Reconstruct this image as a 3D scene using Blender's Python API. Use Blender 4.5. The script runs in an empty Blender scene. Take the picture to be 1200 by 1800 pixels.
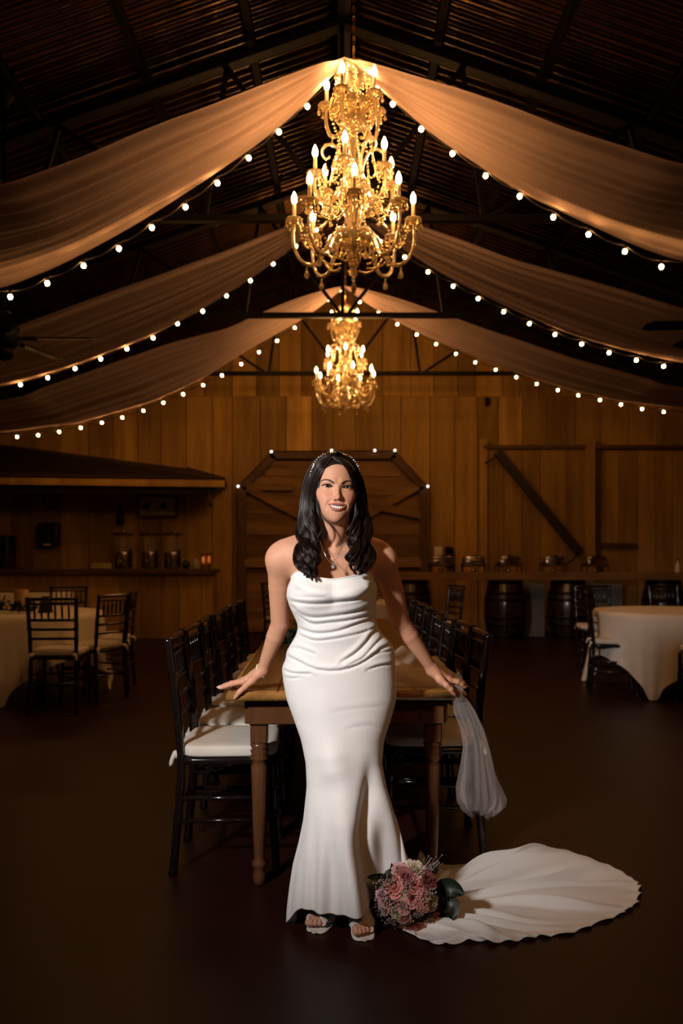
import bpy, math, random
import numpy as np
from mathutils import Vector, Matrix

random.seed(7); np.random.seed(7)
sc = bpy.context.scene
col = sc.collection
PI = math.pi
F, CX, CY, HC = 1400.0, 605.0, 980.0, 1.26      # focal length in pixels, vanishing point, camera height

# ---------------------------------------------------------------- camera, world, key light, exposure
cam_d = bpy.data.cameras.new('camera'); cam = bpy.data.objects.new('camera', cam_d); col.objects.link(cam)
cam.location = (0, 0, HC); cam.rotation_euler = (PI/2, 0, 0)
cam_d.sensor_width = 36; cam_d.lens = 36*F/1800
cam_d.shift_x = (600-CX)/1800; cam_d.shift_y = (CY-900)/1800
cam_d.clip_start = .05; cam_d.clip_end = 60
cam_d.dof.use_dof = True; cam_d.dof.focus_distance = 2.68; cam_d.dof.aperture_fstop = 2.8
sc.camera = cam
sc.view_settings.view_transform = 'Standard'; sc.view_settings.look = 'None'
sc.view_settings.gamma = 1; sc.view_settings.exposure = 0; sc.view_settings.use_curve_mapping = False
w = bpy.data.worlds.new('night'); sc.world = w; w.use_nodes = True
w.node_tree.nodes['Background'].inputs[0].default_value = (.010, .0045, .0022, 1)
w.node_tree.nodes['Background'].inputs[1].default_value = .35
ld = bpy.data.lights.new('photographers_spot', 'SPOT'); lo = bpy.data.objects.new('photographers_spot', ld); col.objects.link(lo)
ld.energy = 435; ld.color = (1, .945, .91); ld.shadow_soft_size = .12; ld.spot_size = math.radians(46); ld.spot_blend = 1
lo.location = (-1.60, .50, 2.12)
lo.rotation_euler = (Vector((-.24, 2.78, 1.10))-Vector(lo.location)).to_track_quat('-Z', 'Y').to_euler()

l2 = bpy.data.lights.new('warm_fill_spot', 'SPOT'); l2o = bpy.data.objects.new('warm_fill_spot', l2); col.objects.link(l2o)  # unseen fill, added to put orange light on her shadow side
l2.energy = 55; l2.color = (1, .44, .13); l2.shadow_soft_size = .30; l2.spot_size = math.radians(80); l2.spot_blend = 1; l2o.location = (1.5, .1, 3.2)
l2o.rotation_euler = (Vector((.1, 2.8, .7))-Vector(l2o.location)).to_track_quat('-Z', 'Y').to_euler()

# ---------------------------------------------------------------- helpers
def W(px, py, Y):
    return np.array([(px-CX)*Y/F, Y, HC+(CY-py)*Y/F])

class MB:
    def __init__(s): s.v = []; s.f = []; s.sm = []
    def add(s, vs, fs, smooth=True):
        o = len(s.v); s.v += [tuple(map(float, p)) for p in vs]
        for f in fs: s.f.append(tuple(o+i for i in f)); s.sm.append(smooth)
        return s
    def box(s, c, d, rz=0, ch=0, m=None):
        hx, hy, hz = d[0]/2, d[1]/2, d[2]/2
        if ch <= 0:
            p = [(x, y, z) for z in (-hz, hz) for y in (-hy, hy) for x in (-hx, hx)]
            f = [(0,2,3,1),(4,5,7,6),(0,1,5,4),(2,6,7,3),(0,4,6,2),(1,3,7,5)]
        else:
            p = []
            for z, i in ((-hz, ch), (-hz+ch, 0), (hz-ch, 0), (hz, ch)):
                x, y = hx-i, hy-i
                k = min(ch, x, y)
                p += [(-x+k,-y,z),(x-k,-y,z),(x,-y+k,z),(x,y-k,z),(x-k,y,z),(-x+k,y,z),(-x,y-k,z),(-x,-y+k,z)]
            f = [tuple(range(7,-1,-1)), tuple(range(24,32))]
            for r in range(3):
                for i in range(8):
                    j = (i+1) % 8; f.append((r*8+i, r*8+j, r*8+8+j, r*8+8+i))
        M = Matrix.Translation(c) @ (m.to_4x4() if m else Matrix.Rotation(rz, 4, 'Z'))
        return s.add([M @ Vector(q) for q in p], f, False)
    def bar(s, a, b, w, h, ch=0):                 # a beam of section w x h from a to b
        a, b = Vector(a), Vector(b); d = b-a
        z = d.normalized(); n = Vector((0,1,0)) if abs(z.y) < .9 else Vector((1,0,0))
        x = n.cross(z).normalized(); y = z.cross(x)      # w lies in the plane seen from the front, h is depth
        return s.box((a+b)/2, (w, h, d.length), ch=ch, m=Matrix((x, y, z)).transposed())
    def tube(s, path, r, n=8, cap=True, closed=False):
        P = [np.array(p, float) for p in path]; m = len(P)
        rr = r if hasattr(r, '__len__') else [r]*m
        vs = []; up = None
        for i in range(m):
            if closed: t = P[(i+1) % m]-P[i-1]
            else: t = P[min(i+1, m-1)]-P[max(i-1, 0)]
            t = t/(np.linalg.norm(t)+1e-9)
            if up is None: up = np.array([0,0,1.]) if abs(t[2]) < .9 else np.array([0,1.,0])
            a = np.cross(t, up); a /= np.linalg.norm(a)+1e-9; b = np.cross(a, t); up = b
            for k in range(n):
                an = 2*PI*k/n; vs.append(P[i]+rr[i]*(math.cos(an)*a+math.sin(an)*b))
        fs = []
        for i in range(m if closed else m-1):
            for k in range(n):
                j = (i+1) % m
                fs.append((i*n+k, i*n+(k+1) % n, j*n+(k+1) % n, j*n+k))
        if cap and not closed: fs += [tuple(range(n-1,-1,-1)), tuple((m-1)*n+k for k in range(n))]
        return s.add(vs, fs)
    def lathe(s, prof, n=16, c=(0,0,0), m=None, wob=None):
        vs = []
        for (r, z) in prof:
            for k in range(n):
                a = 2*PI*k/n; q = r*(1 if wob is None else wob(a, z))
                p = Vector((q*math.cos(a), q*math.sin(a), z))
                if m: p = m @ p
                vs.append(p+Vector(c))
        fs = []
        for i in range(len(prof)-1):
            for k in range(n): fs.append((i*n+k, i*n+(k+1) % n, (i+1)*n+(k+1) % n, (i+1)*n+k))
        fs += [tuple(range(n-1,-1,-1)), tuple((len(prof)-1)*n+k for k in range(n))]
        return s.add(vs, fs)
    def ball(s, c, r, n=10, e=1.0):               # ellipsoid; e < 1 squares it off (cushions)
        rx, ry, rz = r if hasattr(r, '__len__') else (r, r, r)
        pw = lambda t: math.copysign(abs(t)**e, t)
        m = max(4, n//2+1); vs = [(c[0], c[1], c[2]-rz)]
        for i in range(1, m):
            ph = -PI/2+PI*i/m
            for k in range(n):
                a = 2*PI*k/n
                vs.append((c[0]+rx*pw(math.cos(ph))*pw(math.cos(a)), c[1]+ry*pw(math.cos(ph))*pw(math.sin(a)), c[2]+rz*pw(math.sin(ph))))
        vs.append((c[0], c[1], c[2]+rz)); t = len(vs)-1
        fs = [(0, 1+(k+1) % n, 1+k) for k in range(n)]
        for i in range(m-2):
            for k in range(n): fs.append((1+i*n+k, 1+i*n+(k+1) % n, 1+(i+1)*n+(k+1) % n, 1+(i+1)*n+k))
        fs += [(t, 1+(m-2)*n+k, 1+(m-2)*n+(k+1) % n) for k in range(n)]
        return s.add(vs, fs)
    def grid(s, G, closed=False):                 # G[i][j] -> point
        G = np.asarray(G, float); a, b = G.shape[:2]
        fs = []
        for i in range(a-1):
            for j in range(b if closed else b-1):
                k = (j+1) % b; fs.append((i*b+j, i*b+k, (i+1)*b+k, (i+1)*b+j))
        return s.add(G.reshape(-1, 3), fs)
    def prism(s, poly, dirv):                     # flat polygon pushed along dirv
        n = len(poly); d = np.array(dirv, float); P = [np.array(p, float) for p in poly]
        fs = [tuple(range(n-1,-1,-1)), tuple(range(n, 2*n))]+[(i, (i+1) % n, n+(i+1) % n, n+i) for i in range(n)]
        return s.add(P+[p+d for p in P], fs, False)

def mesh_of(name, mb, mat):
    me = bpy.data.meshes.new(name)
    me.from_pydata(mb.v, [], mb.f); me.update()
    me.polygons.foreach_set('use_smooth', mb.sm)
    if mat: me.materials.append(mat)
    return me
def loc_of(o):
    p = np.zeros(3)
    while o is not None: p += np.array(o.location); o = o.parent
    return p
def obj(name, mb, mat, parent=None, world=True):
    """one mesh object; world=True: the vertices are in world coordinates and are brought into the parent's frame"""
    if world and parent is not None:
        L = loc_of(parent)
        if np.abs(L).max() > 0: mb.v = [(x-L[0], y-L[1], z-L[2]) for x, y, z in mb.v]
    o = bpy.data.objects.new(name, mesh_of(name, mb, mat)); col.objects.link(o); o.parent = parent
    return o
def based(name, mb, mat):
    """top-level one-mesh object with its origin at the middle of its base"""
    A = np.array(mb.v); c = (A.min(0)+A.max(0))/2; c[2] = A[:, 2].min()
    mb.v = [tuple(p) for p in A-c]
    o = obj(name, mb, mat); o.location = c
    return o
def tag(o, label=None, cat=None, group=None, kind=None):
    for k, x in (('label', label), ('category', cat), ('group', group), ('kind', kind)):
        if x: o[k] = x
    return o
def thing(name, label, cat, loc=(0,0,0), rz=0, group=None, kind=None):
    o = bpy.data.objects.new(name, None); col.objects.link(o); o.location = loc; o.rotation_euler = (0,0,rz)
    o.empty_display_size = .1
    return tag(o, label, cat, group, kind)
def kids(o): return [c for c in bpy.data.objects if c.parent == o]
def copy_tree(o, ch, loc, rz=0, label=None):
    r = o.copy(); col.objects.link(r); r.location = loc; r.rotation_euler = (0,0,rz)
    if label: r['label'] = label
    for c, gs in ch:
        d = c.copy(); col.objects.link(d); d.parent = r
        for g in gs: e = g.copy(); col.objects.link(e); e.parent = d
    return r
def tree_of(o): return [(c, kids(c)) for c in kids(o)]
def crv(P, n=24):                                 # Catmull-Rom through points
    P = np.array(P, float); m = len(P); out = []
    for i in range(n):
        t = i/(n-1)*(m-1); k = min(int(t), m-2); f = t-k
        p0, p1, p2, p3 = P[max(k-1, 0)], P[k], P[k+1], P[min(k+2, m-1)]
        out.append(.5*(2*p1+(p2-p0)*f+(2*p0-5*p1+4*p2-p3)*f*f+(3*p1-p0-3*p2+p3)*f**3))
    return np.array(out)
def smooth(t): t = np.clip(t, 0, 1); return t*t*(3-2*t)

# ---------------------------------------------------------------- materials
def mat(name, c, rough=.5, metal=0, spec=.5, var=0, scale=(8,8,8), bump=0, bscale=40, sub=0, trans=0, ior=1.45, rnd=0, coat=0, dark=None, sheen=0):
    m = bpy.data.materials.new(name); m.use_nodes = True; nt = m.node_tree; N = nt.nodes; L = nt.links
    b = N['Principled BSDF']; I = b.inputs
    I['Base Color'].default_value = (*c, 1); I['Roughness'].default_value = rough; I['Metallic'].default_value = metal
    I['Specular IOR Level'].default_value = spec; I['IOR'].default_value = ior
    I['Transmission Weight'].default_value = trans; I['Coat Weight'].default_value = coat; I['Coat Roughness'].default_value = .12
    if sub: I['Subsurface Weight'].default_value = sub; I['Subsurface Radius'].default_value = (1,.35,.2); I['Subsurface Scale'].default_value = .006
    if sheen: I['Sheen Weight'].default_value = sheen
    if var or bump or rnd:
        tc = N.new('ShaderNodeTexCoord'); mp = N.new('ShaderNodeMapping'); mp.inputs['Scale'].default_value = scale
        L.new(tc.outputs['Object'], mp.inputs['Vector'])
        src = mp.outputs['Vector']
        if rnd:
            oi = N.new('ShaderNodeObjectInfo'); va = N.new('ShaderNodeVectorMath'); va.operation = 'ADD'
            sm = N.new('ShaderNodeMath'); sm.operation = 'MULTIPLY'; sm.inputs[1].default_value = 37
            L.new(oi.outputs['Random'], sm.inputs[0]); L.new(src, va.inputs[0]); L.new(sm.outputs[0], va.inputs[1]); src = va.outputs[0]
        nz = N.new('ShaderNodeTexNoise'); nz.inputs['Scale'].default_value = 1; nz.inputs['Detail'].default_value = 5; nz.inputs['Roughness'].default_value = .65
        L.new(src, nz.inputs['Vector'])
        mr = N.new('ShaderNodeMapRange'); mr.inputs[1].default_value = .3; mr.inputs[2].default_value = .72
        L.new(nz.outputs['Fac'], mr.inputs[0])
        mx = N.new('ShaderNodeMix'); mx.data_type = 'RGBA'
        dk = dark or tuple(x*(1-var) for x in c)
        mx.inputs[6].default_value = (*dk, 1); mx.inputs[7].default_value = (*c, 1)
        L.new(mr.outputs[0], mx.inputs[0]); out = mx.outputs[2]
        if rnd:
            mr2 = N.new('ShaderNodeMapRange'); mr2.inputs[3].default_value = 1-rnd; mr2.inputs[4].default_value = 1+rnd*.4
            L.new(oi.outputs['Random'], mr2.inputs[0])
            vm = N.new('ShaderNodeVectorMath'); vm.operation = 'SCALE'
            L.new(out, vm.inputs[0]); L.new(mr2.outputs[0], vm.inputs['Scale']); out = vm.outputs[0]
        L.new(out, I['Base Color'])
        if bump:
            n2 = N.new('ShaderNodeTexNoise'); n2.inputs['Scale'].default_value = bscale; n2.inputs['Detail'].default_value = 4
            L.new(tc.outputs['Object'] if bscale > 8 else src, n2.inputs['Vector'])
            bp = N.new('ShaderNodeBump'); bp.inputs['Strength'].default_value = bump; bp.inputs['Distance'].default_value = .004
            L.new(n2.outputs['Fac'], bp.inputs['Height']); L.new(bp.outputs[0], I['Normal'])
    return m
def glow(name, c, s):
    m = bpy.data.materials.new(name); m.use_nodes = True; b = m.node_tree.nodes['Principled BSDF'].inputs
    b['Base Color'].default_value = (.8,.7,.5,1); b['Emission Color'].default_value = (*c, 1); b['Emission Strength'].default_value = s
    return m
def sheer(name, c, tr, tl=.5):                     # thin cloth: see-through + light passing + diffuse
    m = bpy.data.materials.new(name); m.use_nodes = True; nt = m.node_tree; N = nt.nodes; L = nt.links
    N.remove(N['Principled BSDF']); o = N['Material Output']
    d = N.new('ShaderNodeBsdfDiffuse'); t = N.new('ShaderNodeBsdfTranslucent'); p = N.new('ShaderNodeBsdfTransparent')
    d.inputs[0].default_value = (*c, 1); t.inputs[0].default_value = (*c, 1)
    a = N.new('ShaderNodeMixShader'); b = N.new('ShaderNodeMixShader'); a.inputs[0].default_value = tl; b.inputs[0].default_value = tr
    L.new(d.outputs[0], a.inputs[1]); L.new(t.outputs[0], a.inputs[2]); L.new(a.outputs[0], b.inputs[1]); L.new(p.outputs[0], b.inputs[2])
    L.new(b.outputs[0], o.inputs[0]); return m

M = {}
M['floor'] = mat('sealed_red_brown_concrete', (.034,.008,.005), .44, spec=.22, var=.45, scale=(.7,.7,.7), bump=.05, bscale=25)
M['board'] = mat('barn_wood', (.54,.32,.078), .68, spec=.25, var=.5, scale=(5,5,.55), bump=.25, bscale=30, rnd=.42, dark=(.27,.145,.032))
M['board_dim'] = mat('old_barn_wood', (.33,.19,.075), .7, spec=.2, var=.5, scale=(.8,5,5), bump=.25, bscale=30, rnd=.35, dark=(.12,.06,.024))
M['frame_wood'] = mat('dark_frame_wood', (.12,.062,.026), .6, spec=.3, var=.4, scale=(4,4,4), bump=.2, bscale=40, rnd=.2)
M['black_wood'] = mat('blackened_wood', (.022,.013,.008), .6, var=.3)
M['steel'] = mat('black_painted_steel', (.0035,.003,.0026), .55, spec=.12, var=.2)
M['roof'] = mat('corrugated_roof_metal', (.090,.056,.026), .17, metal=1, var=.8, scale=(3,.5,3), bump=.25, bscale=9, rnd=.2)
M['shingle'] = mat('old_shingle', (.085,.045,.028), .85, var=.4, rnd=.4, bump=.4)
M['drape'] = sheer('blush_voile', (.52,.40,.385), .06, .40)
M['veil'] = sheer('ivory_tulle', (.80,.72,.68), .84, .3); M['veil_heap'] = sheer('heaped_tulle', (.80,.70,.60), .30, .3)
M['lacquer'] = mat('black_brown_lacquer', (.010,.006,.005), .16, spec=.5, coat=.5)
M['cushion'] = mat('ivory_seat_cloth', (.74,.68,.60), .85, spec=.15, var=.12, scale=(14,14,14), bump=.12, bscale=60)
M['cloth'] = mat('ivory_table_cloth', (.80,.72,.63), .85, spec=.15, var=.12, scale=(5,5,5), bump=.08)
M['table'] = mat('varnished_walnut', (.42,.21,.055), .20, spec=.5, var=.55, scale=(9,.8,9), bump=.05, coat=.6, dark=(.16,.065,.018))
M['leg_wood'] = mat('dark_turned_wood', (.13,.052,.020), .24, spec=.5, var=.4, scale=(14,14,2), coat=.5)
M['crystal'] = mat('cut_crystal', (1.0,.88,.62), .06, spec=1, trans=.84, ior=1.5)
M['bead'] = mat('faceted_bead', (1.0,.84,.52), .07, metal=.8, spec=1)
M['gilt'] = mat('gilt_metal', (.85,.58,.22), .22, metal=1)
M['candle'] = mat('candle_sleeve', (.86,.74,.56), .5, sub=0)
M['bulb'] = glow('hot_filament_bulb', (1,.47,.15), 215)
M['globe'] = glow('warm_globe_bulb', (1,.46,.13), 150)
M['led'] = glow('white_led', (1,.90,.78), 4)
M['cable'] = mat('black_cable', (.012,.010,.009), .6)
M['crepe'] = mat('ivory_crepe', (.83,.81,.79), .62, spec=.2, var=.03, scale=(30,30,30), bump=.03, bscale=400, sheen=.15)
M['lace'] = mat('white_lace', (.78,.72,.70), .7, var=.38, scale=(170,170,170), bump=.5, bscale=260)
M['satin'] = mat('white_satin', (.86,.80,.77), .35)
M['pearl'] = mat('pearl', (.90,.85,.80), .18, spec=.7, coat=.4)
M['silver'] = mat('silver', (.85,.82,.80), .15, metal=1)
M['gem'] = mat('clear_gem', (.95,.95,.97), .03, spec=1, trans=.6, ior=2.0)
M['hair'] = mat('black_brown_hair', (.018,.0082,.0055), .33, spec=.42, var=.4, scale=(60,60,4))
M['eye_white'] = mat('eye_white', (.80,.76,.73), .12, spec=.6)
M['iris'] = mat('brown_iris', (.022,.009,.005), .08, spec=.8)
M['pupil'] = mat('pupil', (.004,.003,.003), .05, spec=.8)
M['lash'] = mat('lash', (.008,.005,.004), .6)
M['tooth'] = mat('tooth', (.86,.81,.74), .2, spec=.6)
M['nail'] = mat('pale_nail', (.80,.52,.47), .15, spec=.6, coat=.5)
M['copper'] = mat('polished_copper', (.80,.40,.24), .20, metal=1)
M['chrome'] = mat('steel_polished', (.62,.58,.53), .18, metal=1)
M['glass'] = mat('clear_glass', (.95,.95,.92), .03, spec=.6, trans=.95, ior=1.45)
M['black_plastic'] = mat('black_plastic', (.010,.009,.009), .38)
M['paper'] = mat('aged_print', (.60,.55,.44), .6, var=.35, scale=(9,9,9), dark=(.30,.29,.20))
M['barrel'] = mat('dark_barrel_oak', (.035,.018,.011), .30, var=.4, scale=(10,10,1), rnd=.3, coat=.3)
M['iron'] = mat('barrel_iron', (.020,.018,.017), .4, metal=1)
M['leaf'] = mat('dark_leaf', (.012,.020,.011), .42, spec=.45, var=.4, scale=(40,40,40))
M['green'] = mat('dull_green_leaf', (.020,.032,.012), .6, var=.4, scale=(30,30,30))
M['wax'] = mat('amber_candle_glass', (.55,.36,.14), .3, trans=.3)
M['plaster'] = mat('pale_panel', (.34,.31,.27), .8, var=.25, scale=(3,3,1))
M['towel'] = mat('folded_yellow_towel', (.36,.31,.10), .9, var=.2)

# ---------------------------------------------------------------- the room
HW, YB, YF = 6.9, 13.33, -3.0                     # half width, back wall, front end
APEX, SL = 5.75, .35
def roof_z(x): return APEX-SL*abs(x)
tag(obj('floor', MB().box((0, (YB+YF)/2, -.05), (2*HW+.2, YB-YF+.2, .1)), M['floor']), kind='structure')
for s, nm in ((-1, 'wall_left'), (1, 'wall_right')):
    wl = thing(nm, None, None, (s*(HW+.05), 0, 0), kind='structure')
    y = YF; k = 0
    while y < YB:
        wd = 1.02
        obj('board', MB().box((s*(HW+.05+.004*(k % 3)), y+wd/2, roof_z(HW)/2), (.05, wd-.012, roof_z(HW))), M['board_dim'], wl); y += wd; k += 1
wb = thing('wall_back', None, None, (0, YB, 0), kind='structure')
obj('backing', MB().prism([(-HW,YB+.06,0),(HW,YB+.06,0),(HW,YB+.06,roof_z(HW)),(0,YB+.06,APEX),(-HW,YB+.06,roof_z(HW))], (0,.04,0)), M['black_wood'], wb)
SEAM = 3.96
for tier in (0, 1):
    x = -HW; R = random.Random(3+tier)
    while x < HW-.02:
        wd = min(R.uniform(.26, .50), HW-x); g = .006
        x0, x1 = x+g, x+wd-g; y0 = YB-R.uniform(0, .016)
        z0, za, zb = (.0, min(SEAM-.006, roof_z(x0)), min(SEAM-.006, roof_z(x1))) if tier == 0 else (SEAM, roof_z(x0), roof_z(x1))
        if min(za, zb) > z0+.03:
            poly = [(x0,y0,z0),(x1,y0,z0),(x1,y0,zb),(x0,y0,za)]
            if tier and x0 < 0 < x1: poly.insert(3, (0,y0,APEX))
            obj('board', MB().prism(poly, (0,YB+.05-y0,0)), M['board'], wb)
        x += wd
# roof: corrugated sheets, ribs running down the slope
ce = thing('ceiling', None, None, (0, 0, APEX), kind='structure')
sheets = []
for s in (-1, 1):
    mb = MB(); G = []
    for j in range(61):
        yy = j/60*1.02; zz = .016*math.sin(j/60*2*PI*10)
        G.append([(s*u*(HW+.1), yy, -SL*u*(HW+.1)+zz+.03*0) for u in (0, .25, .5, .75, 1)])
    mb.grid(G); sheets.append(mesh_of('roof_sheet', mb, M['roof']))
y = YF
while y < YB+.1:
    for k in (0, 1):
        o = bpy.data.objects.new('roof_sheet', sheets[k]); col.objects.link(o); o.parent = ce; o.location = (0, y, .0)
    y += 1.0
obj('ridge_beam', MB().box((0, (YB+YF)/2, APEX-.10), (.10, YB-YF, .16)), M['steel'], ce)
for s in (-1, 1):
    for xx in (.75, 1.6, 2.5, 3.4, 4.3, 5.3, 6.3):
        obj('purlin', MB().box((s*xx, (YB+YF)/2, roof_z(xx)-.055), (.06, YB-YF, .075)), M['steel'], ce)
# steel roof trusses
CH = 3.995
def truss(y):
    t = thing('trim_truss', None, None, (0, y, CH), kind='structure')
    for s in (-1, 1):
        obj('rafter', MB().bar((0, y, APEX-.17), (s*HW, y, roof_z(HW)-.17), .07, .10), M['steel'], t)
        obj('web', MB().bar((s*.02, y, CH), (s*.02, y, APEX-.2), .04, .04) if s < 0 else MB().bar((s*.95, y, roof_z(.95)-.2), (s*.05, y, CH+.03), .035, .035), M['steel'], t)
        if s < 0: obj('web', MB().bar((s*.95, y, roof_z(.95)-.2), (s*.05, y, CH+.03), .035, .035), M['steel'], t)
        obj('web', MB().bar((s*.95, y, roof_z(.95)-.2), (s*1.12, y, CH+.03), .035, .035), M['steel'], t)
        obj('web', MB().bar((s*2.3, y, roof_z(2.3)-.2), (s*1.20, y, CH+.03), .035, .035), M['steel'], t)
        obj('web', MB().bar((s*2.3, y, roof_z(2.3)-.2), (s*2.5, y, CH+.03), .035, .035), M['steel'], t)
    obj('bottom_chord', MB().bar((-4.55, y, CH), (4.55, y, CH), .055, .06), M['steel'], t)
for y in (3.60, 6.43, 9.0, 11.84): truss(y)

# ---------------------------------------------------------------- ceiling drapes and string lights
def edge3(pts, y0, sgn):
    out = []
    for px, py in pts:
        Y = y0
        for _ in range(30):
            X = (px-CX)*Y/F; Y = y0+sgn*.9*(1-math.exp(-abs(X)/.9))
        out.append((abs((px-CX)*Y/F), HC+(CY-py)*Y/F))
    out.sort(); out[0] = (0, AZ[y0])
    x1, z1 = out[-1]
    if x1 < 4.6: out += [(x1+.45*(6.5-x1), z1-.10), (6.5, max(z1+.20, 3.0))]
    else: out.append((6.5, z1+.12))
    return np.array(out)
def drape(y0, side, near, far, label, seed):
    R = np.random.RandomState(seed)
    e0, e1 = edge3(near, y0, -1), edge3(far, y0, 1)
    U = np.concatenate([np.linspace(0, 3.6, 64), np.linspace(3.7, 6.5, 16)]); V = np.linspace(0, 1, 90)
    def zc(e, u):                                  # smooth interpolation of the edge curve
        z = np.interp(u, e[:, 0], e[:, 1])
        return z
    z0 = np.convolve(np.pad(zc(e0, U), 2, mode='edge'), np.ones(5)/5, 'valid'); z1 = np.convolve(np.pad(zc(e1, U), 2, mode='edge'), np.ones(5)/5, 'valid')
    z0[0] = z1[0] = AZ[y0]
    fr = [(R.uniform(7, 27), R.uniform(0, 6.3), R.uniform(.4, 1)) for _ in range(7)]
    ph = R.uniform(0, 6.3, 7)
    G = np.zeros((len(U), len(V), 3))
    for i, u in enumerate(U):
        sp = .9*(1-math.exp(-u/.9))+.025
        g = min(1, sp/.5)
        f = sum(a*np.sin(k*2*PI*V*.5+p+.35*u*math.sin(q)) for (k, p, a), q in zip(fr, ph))/7
        pl = .115*g*math.exp(-u/5)*f*(.40+.9*smooth(V*1.1))*(1-.75*V**6)      # pleats, denser towards the far hem
        sag = -.10*g*4*V*(1-V)*.6
        G[i, :, 0] = side*u; G[i, :, 1] = y0-sp+2*sp*V
        G[i, :, 2] = z0[i]+(z1[i]-z0[i])*V+pl+sag
    o = obj('ceiling_drape', MB().grid(G), M['drape'])
    return tag(o, label, 'drape', 'voile drapes swagged from the roof ridge')
D = {
 (0,-1): ([(595,110),(490,145),(375,190),(270,227),(150,280),(0,334)], [(595,125),(500,210),(425,265),(350,317),(225,397),(100,465),(0,505)]),
 (0,1): ([(635,107),(720,137),(850,175),(1000,232),(1200,295)], [(630,112),(690,166),(750,222),(810,266),(910,333),(1030,390),(1120,431),(1200,459)]),
 (1,-1): ([(590,362),(515,397),(400,442),(280,485),(150,530),(35,573),(0,585)], [(590,372),(515,427),(425,497),(350,545),(270,587),(150,635),(75,660),(0,680)]),
 (1,1): ([(625,362),(735,400),(800,422),(900,460),(1000,487),(1100,515),(1200,547)], [(625,370),(720,438),(765,470),(825,502),(900,540),(1000,585),(1100,615),(1200,637)]),
 (2,-1): ([(595,500),(500,535),(400,580),(300,605),(200,640),(100,675),(0,710)], [(595,510),(550,545),(500,575),(440,610),(360,662),(270,705),(150,740),(0,762)]),
 (2,1): ([(610,500),(675,520),(765,550),(850,580),(1000,630),(1100,657),(1200,685)], [(610,507),(680,552),(750,590),(825,621),(900,651),(1000,683),(1100,704),(1200,717)]),
}
DY = (5.02, 7.05, 10.10)
AZ = {5.02: 4.40, 7.05: 4.40, 10.10: 4.70}
where = ('nearest, highest pair', 'middle pair', 'farthest, lowest pair')
for (i, s), (n, f) in D.items():
    drape(DY[i], s, n, f, 'blush voile drape, %s half of the %s' % ('left' if s < 0 else 'right', where[i]), 10+i*2+s)

def string_lights(Y, pts, label, extra):
    P = [W(px, py, Y) for px, py in pts]
    t = thing('string_lights', label, 'string lights', P[0], group='globe string lights under the drapes')
    path = [P[0]] if abs(P[0][0]) < .12 else [np.array([0, Y, max(P[0][2]+abs(P[0][0])*.75, P[0][2])]), P[0]]
    path += P[1:]+[np.array(extra)]
    c = []
    for a, b in zip(path[:-1], path[1:]):
        for k in range(4): 
            q = a+(b-a)*k/4; q = q+np.array([0, 0, .045-.03*math.sin(PI*k/4)]); c.append(q)
    c.append(path[-1]); obj('cable', MB().tube(c, .006, 5), M['cable'], t)
    bm = mesh_of('bulb', MB().ball((0,0,0), (.0165,.0165,.018), 10), M['globe'])
    sm = mesh_of('socket', MB().lathe([(.006,.045),(.012,.04),(.012,.017),(.009,.014)], 8), M['cable'])
    for p in P:
        b = bpy.data.objects.new('bulb', bm); col.objects.link(b); b.parent = t; b.location = Vector(p-P[0])
        s_ = bpy.data.objects.new('socket', sm); col.objects.link(s_); s_.parent = b
string_lights(5.6, [(600,130),(540,187),(490,232),(437,278),(382,322),(326,364),(267,400),(209,437),(147,467),(83,498),(18,522)], 'string of globe bulbs swagged left behind the nearest drape pair', (-6.5, 5.6, 2.95))
string_lights(5.6, [(690,183),(740,227),(795,270),(853,309),(913,345),(972,382),(1034,412),(1098,442),(1162,469)], 'string of globe bulbs swagged right behind the nearest drape pair', (6.5, 5.6, 3.0))
string_lights(7.9, [(556,404),(520,433),(480,464),(440,493),(398,520),(356,547),(312,569),(269,594),(223,613),(177,631),(132,648),(84,664),(36,676)], 'string of globe bulbs along the left hem of the middle drape pair', (-6.5, 7.9, 2.95))
string_lights(7.9, [(668,425),(711,452),(752,478),(796,503),(840,525),(885,548),(930,569),(975,588),(1022,605),(1070,620),(1118,633),(1166,644)], 'string of globe bulbs along the right hem of the middle drape pair', (6.5, 7.9, 3.0))
string_lights(11.02, [(600,511),(577,527),(548,552),(518,576),(487,599),(455,619),(424,640),(390,660),(357,677),(322,693),(287,708),(252,722),(215,734),(179,743),(142,752),(104,759),(67,765),(30,768)], 'string of globe bulbs below the left half of the farthest drape pair', (-6.5, 11.02, 2.95))
string_lights(11.02, [(632,531),(665,550),(698,570),(732,588),(766,605),(801,622),(835,637),(871,650),(907,663),(943,675),(980,686),(1016,695),(1054,703),(1091,711),(1128,719),(1166,724)], 'string of globe bulbs along the right hem of the farthest drape pair', (6.5, 11.02, 3.0))

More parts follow.
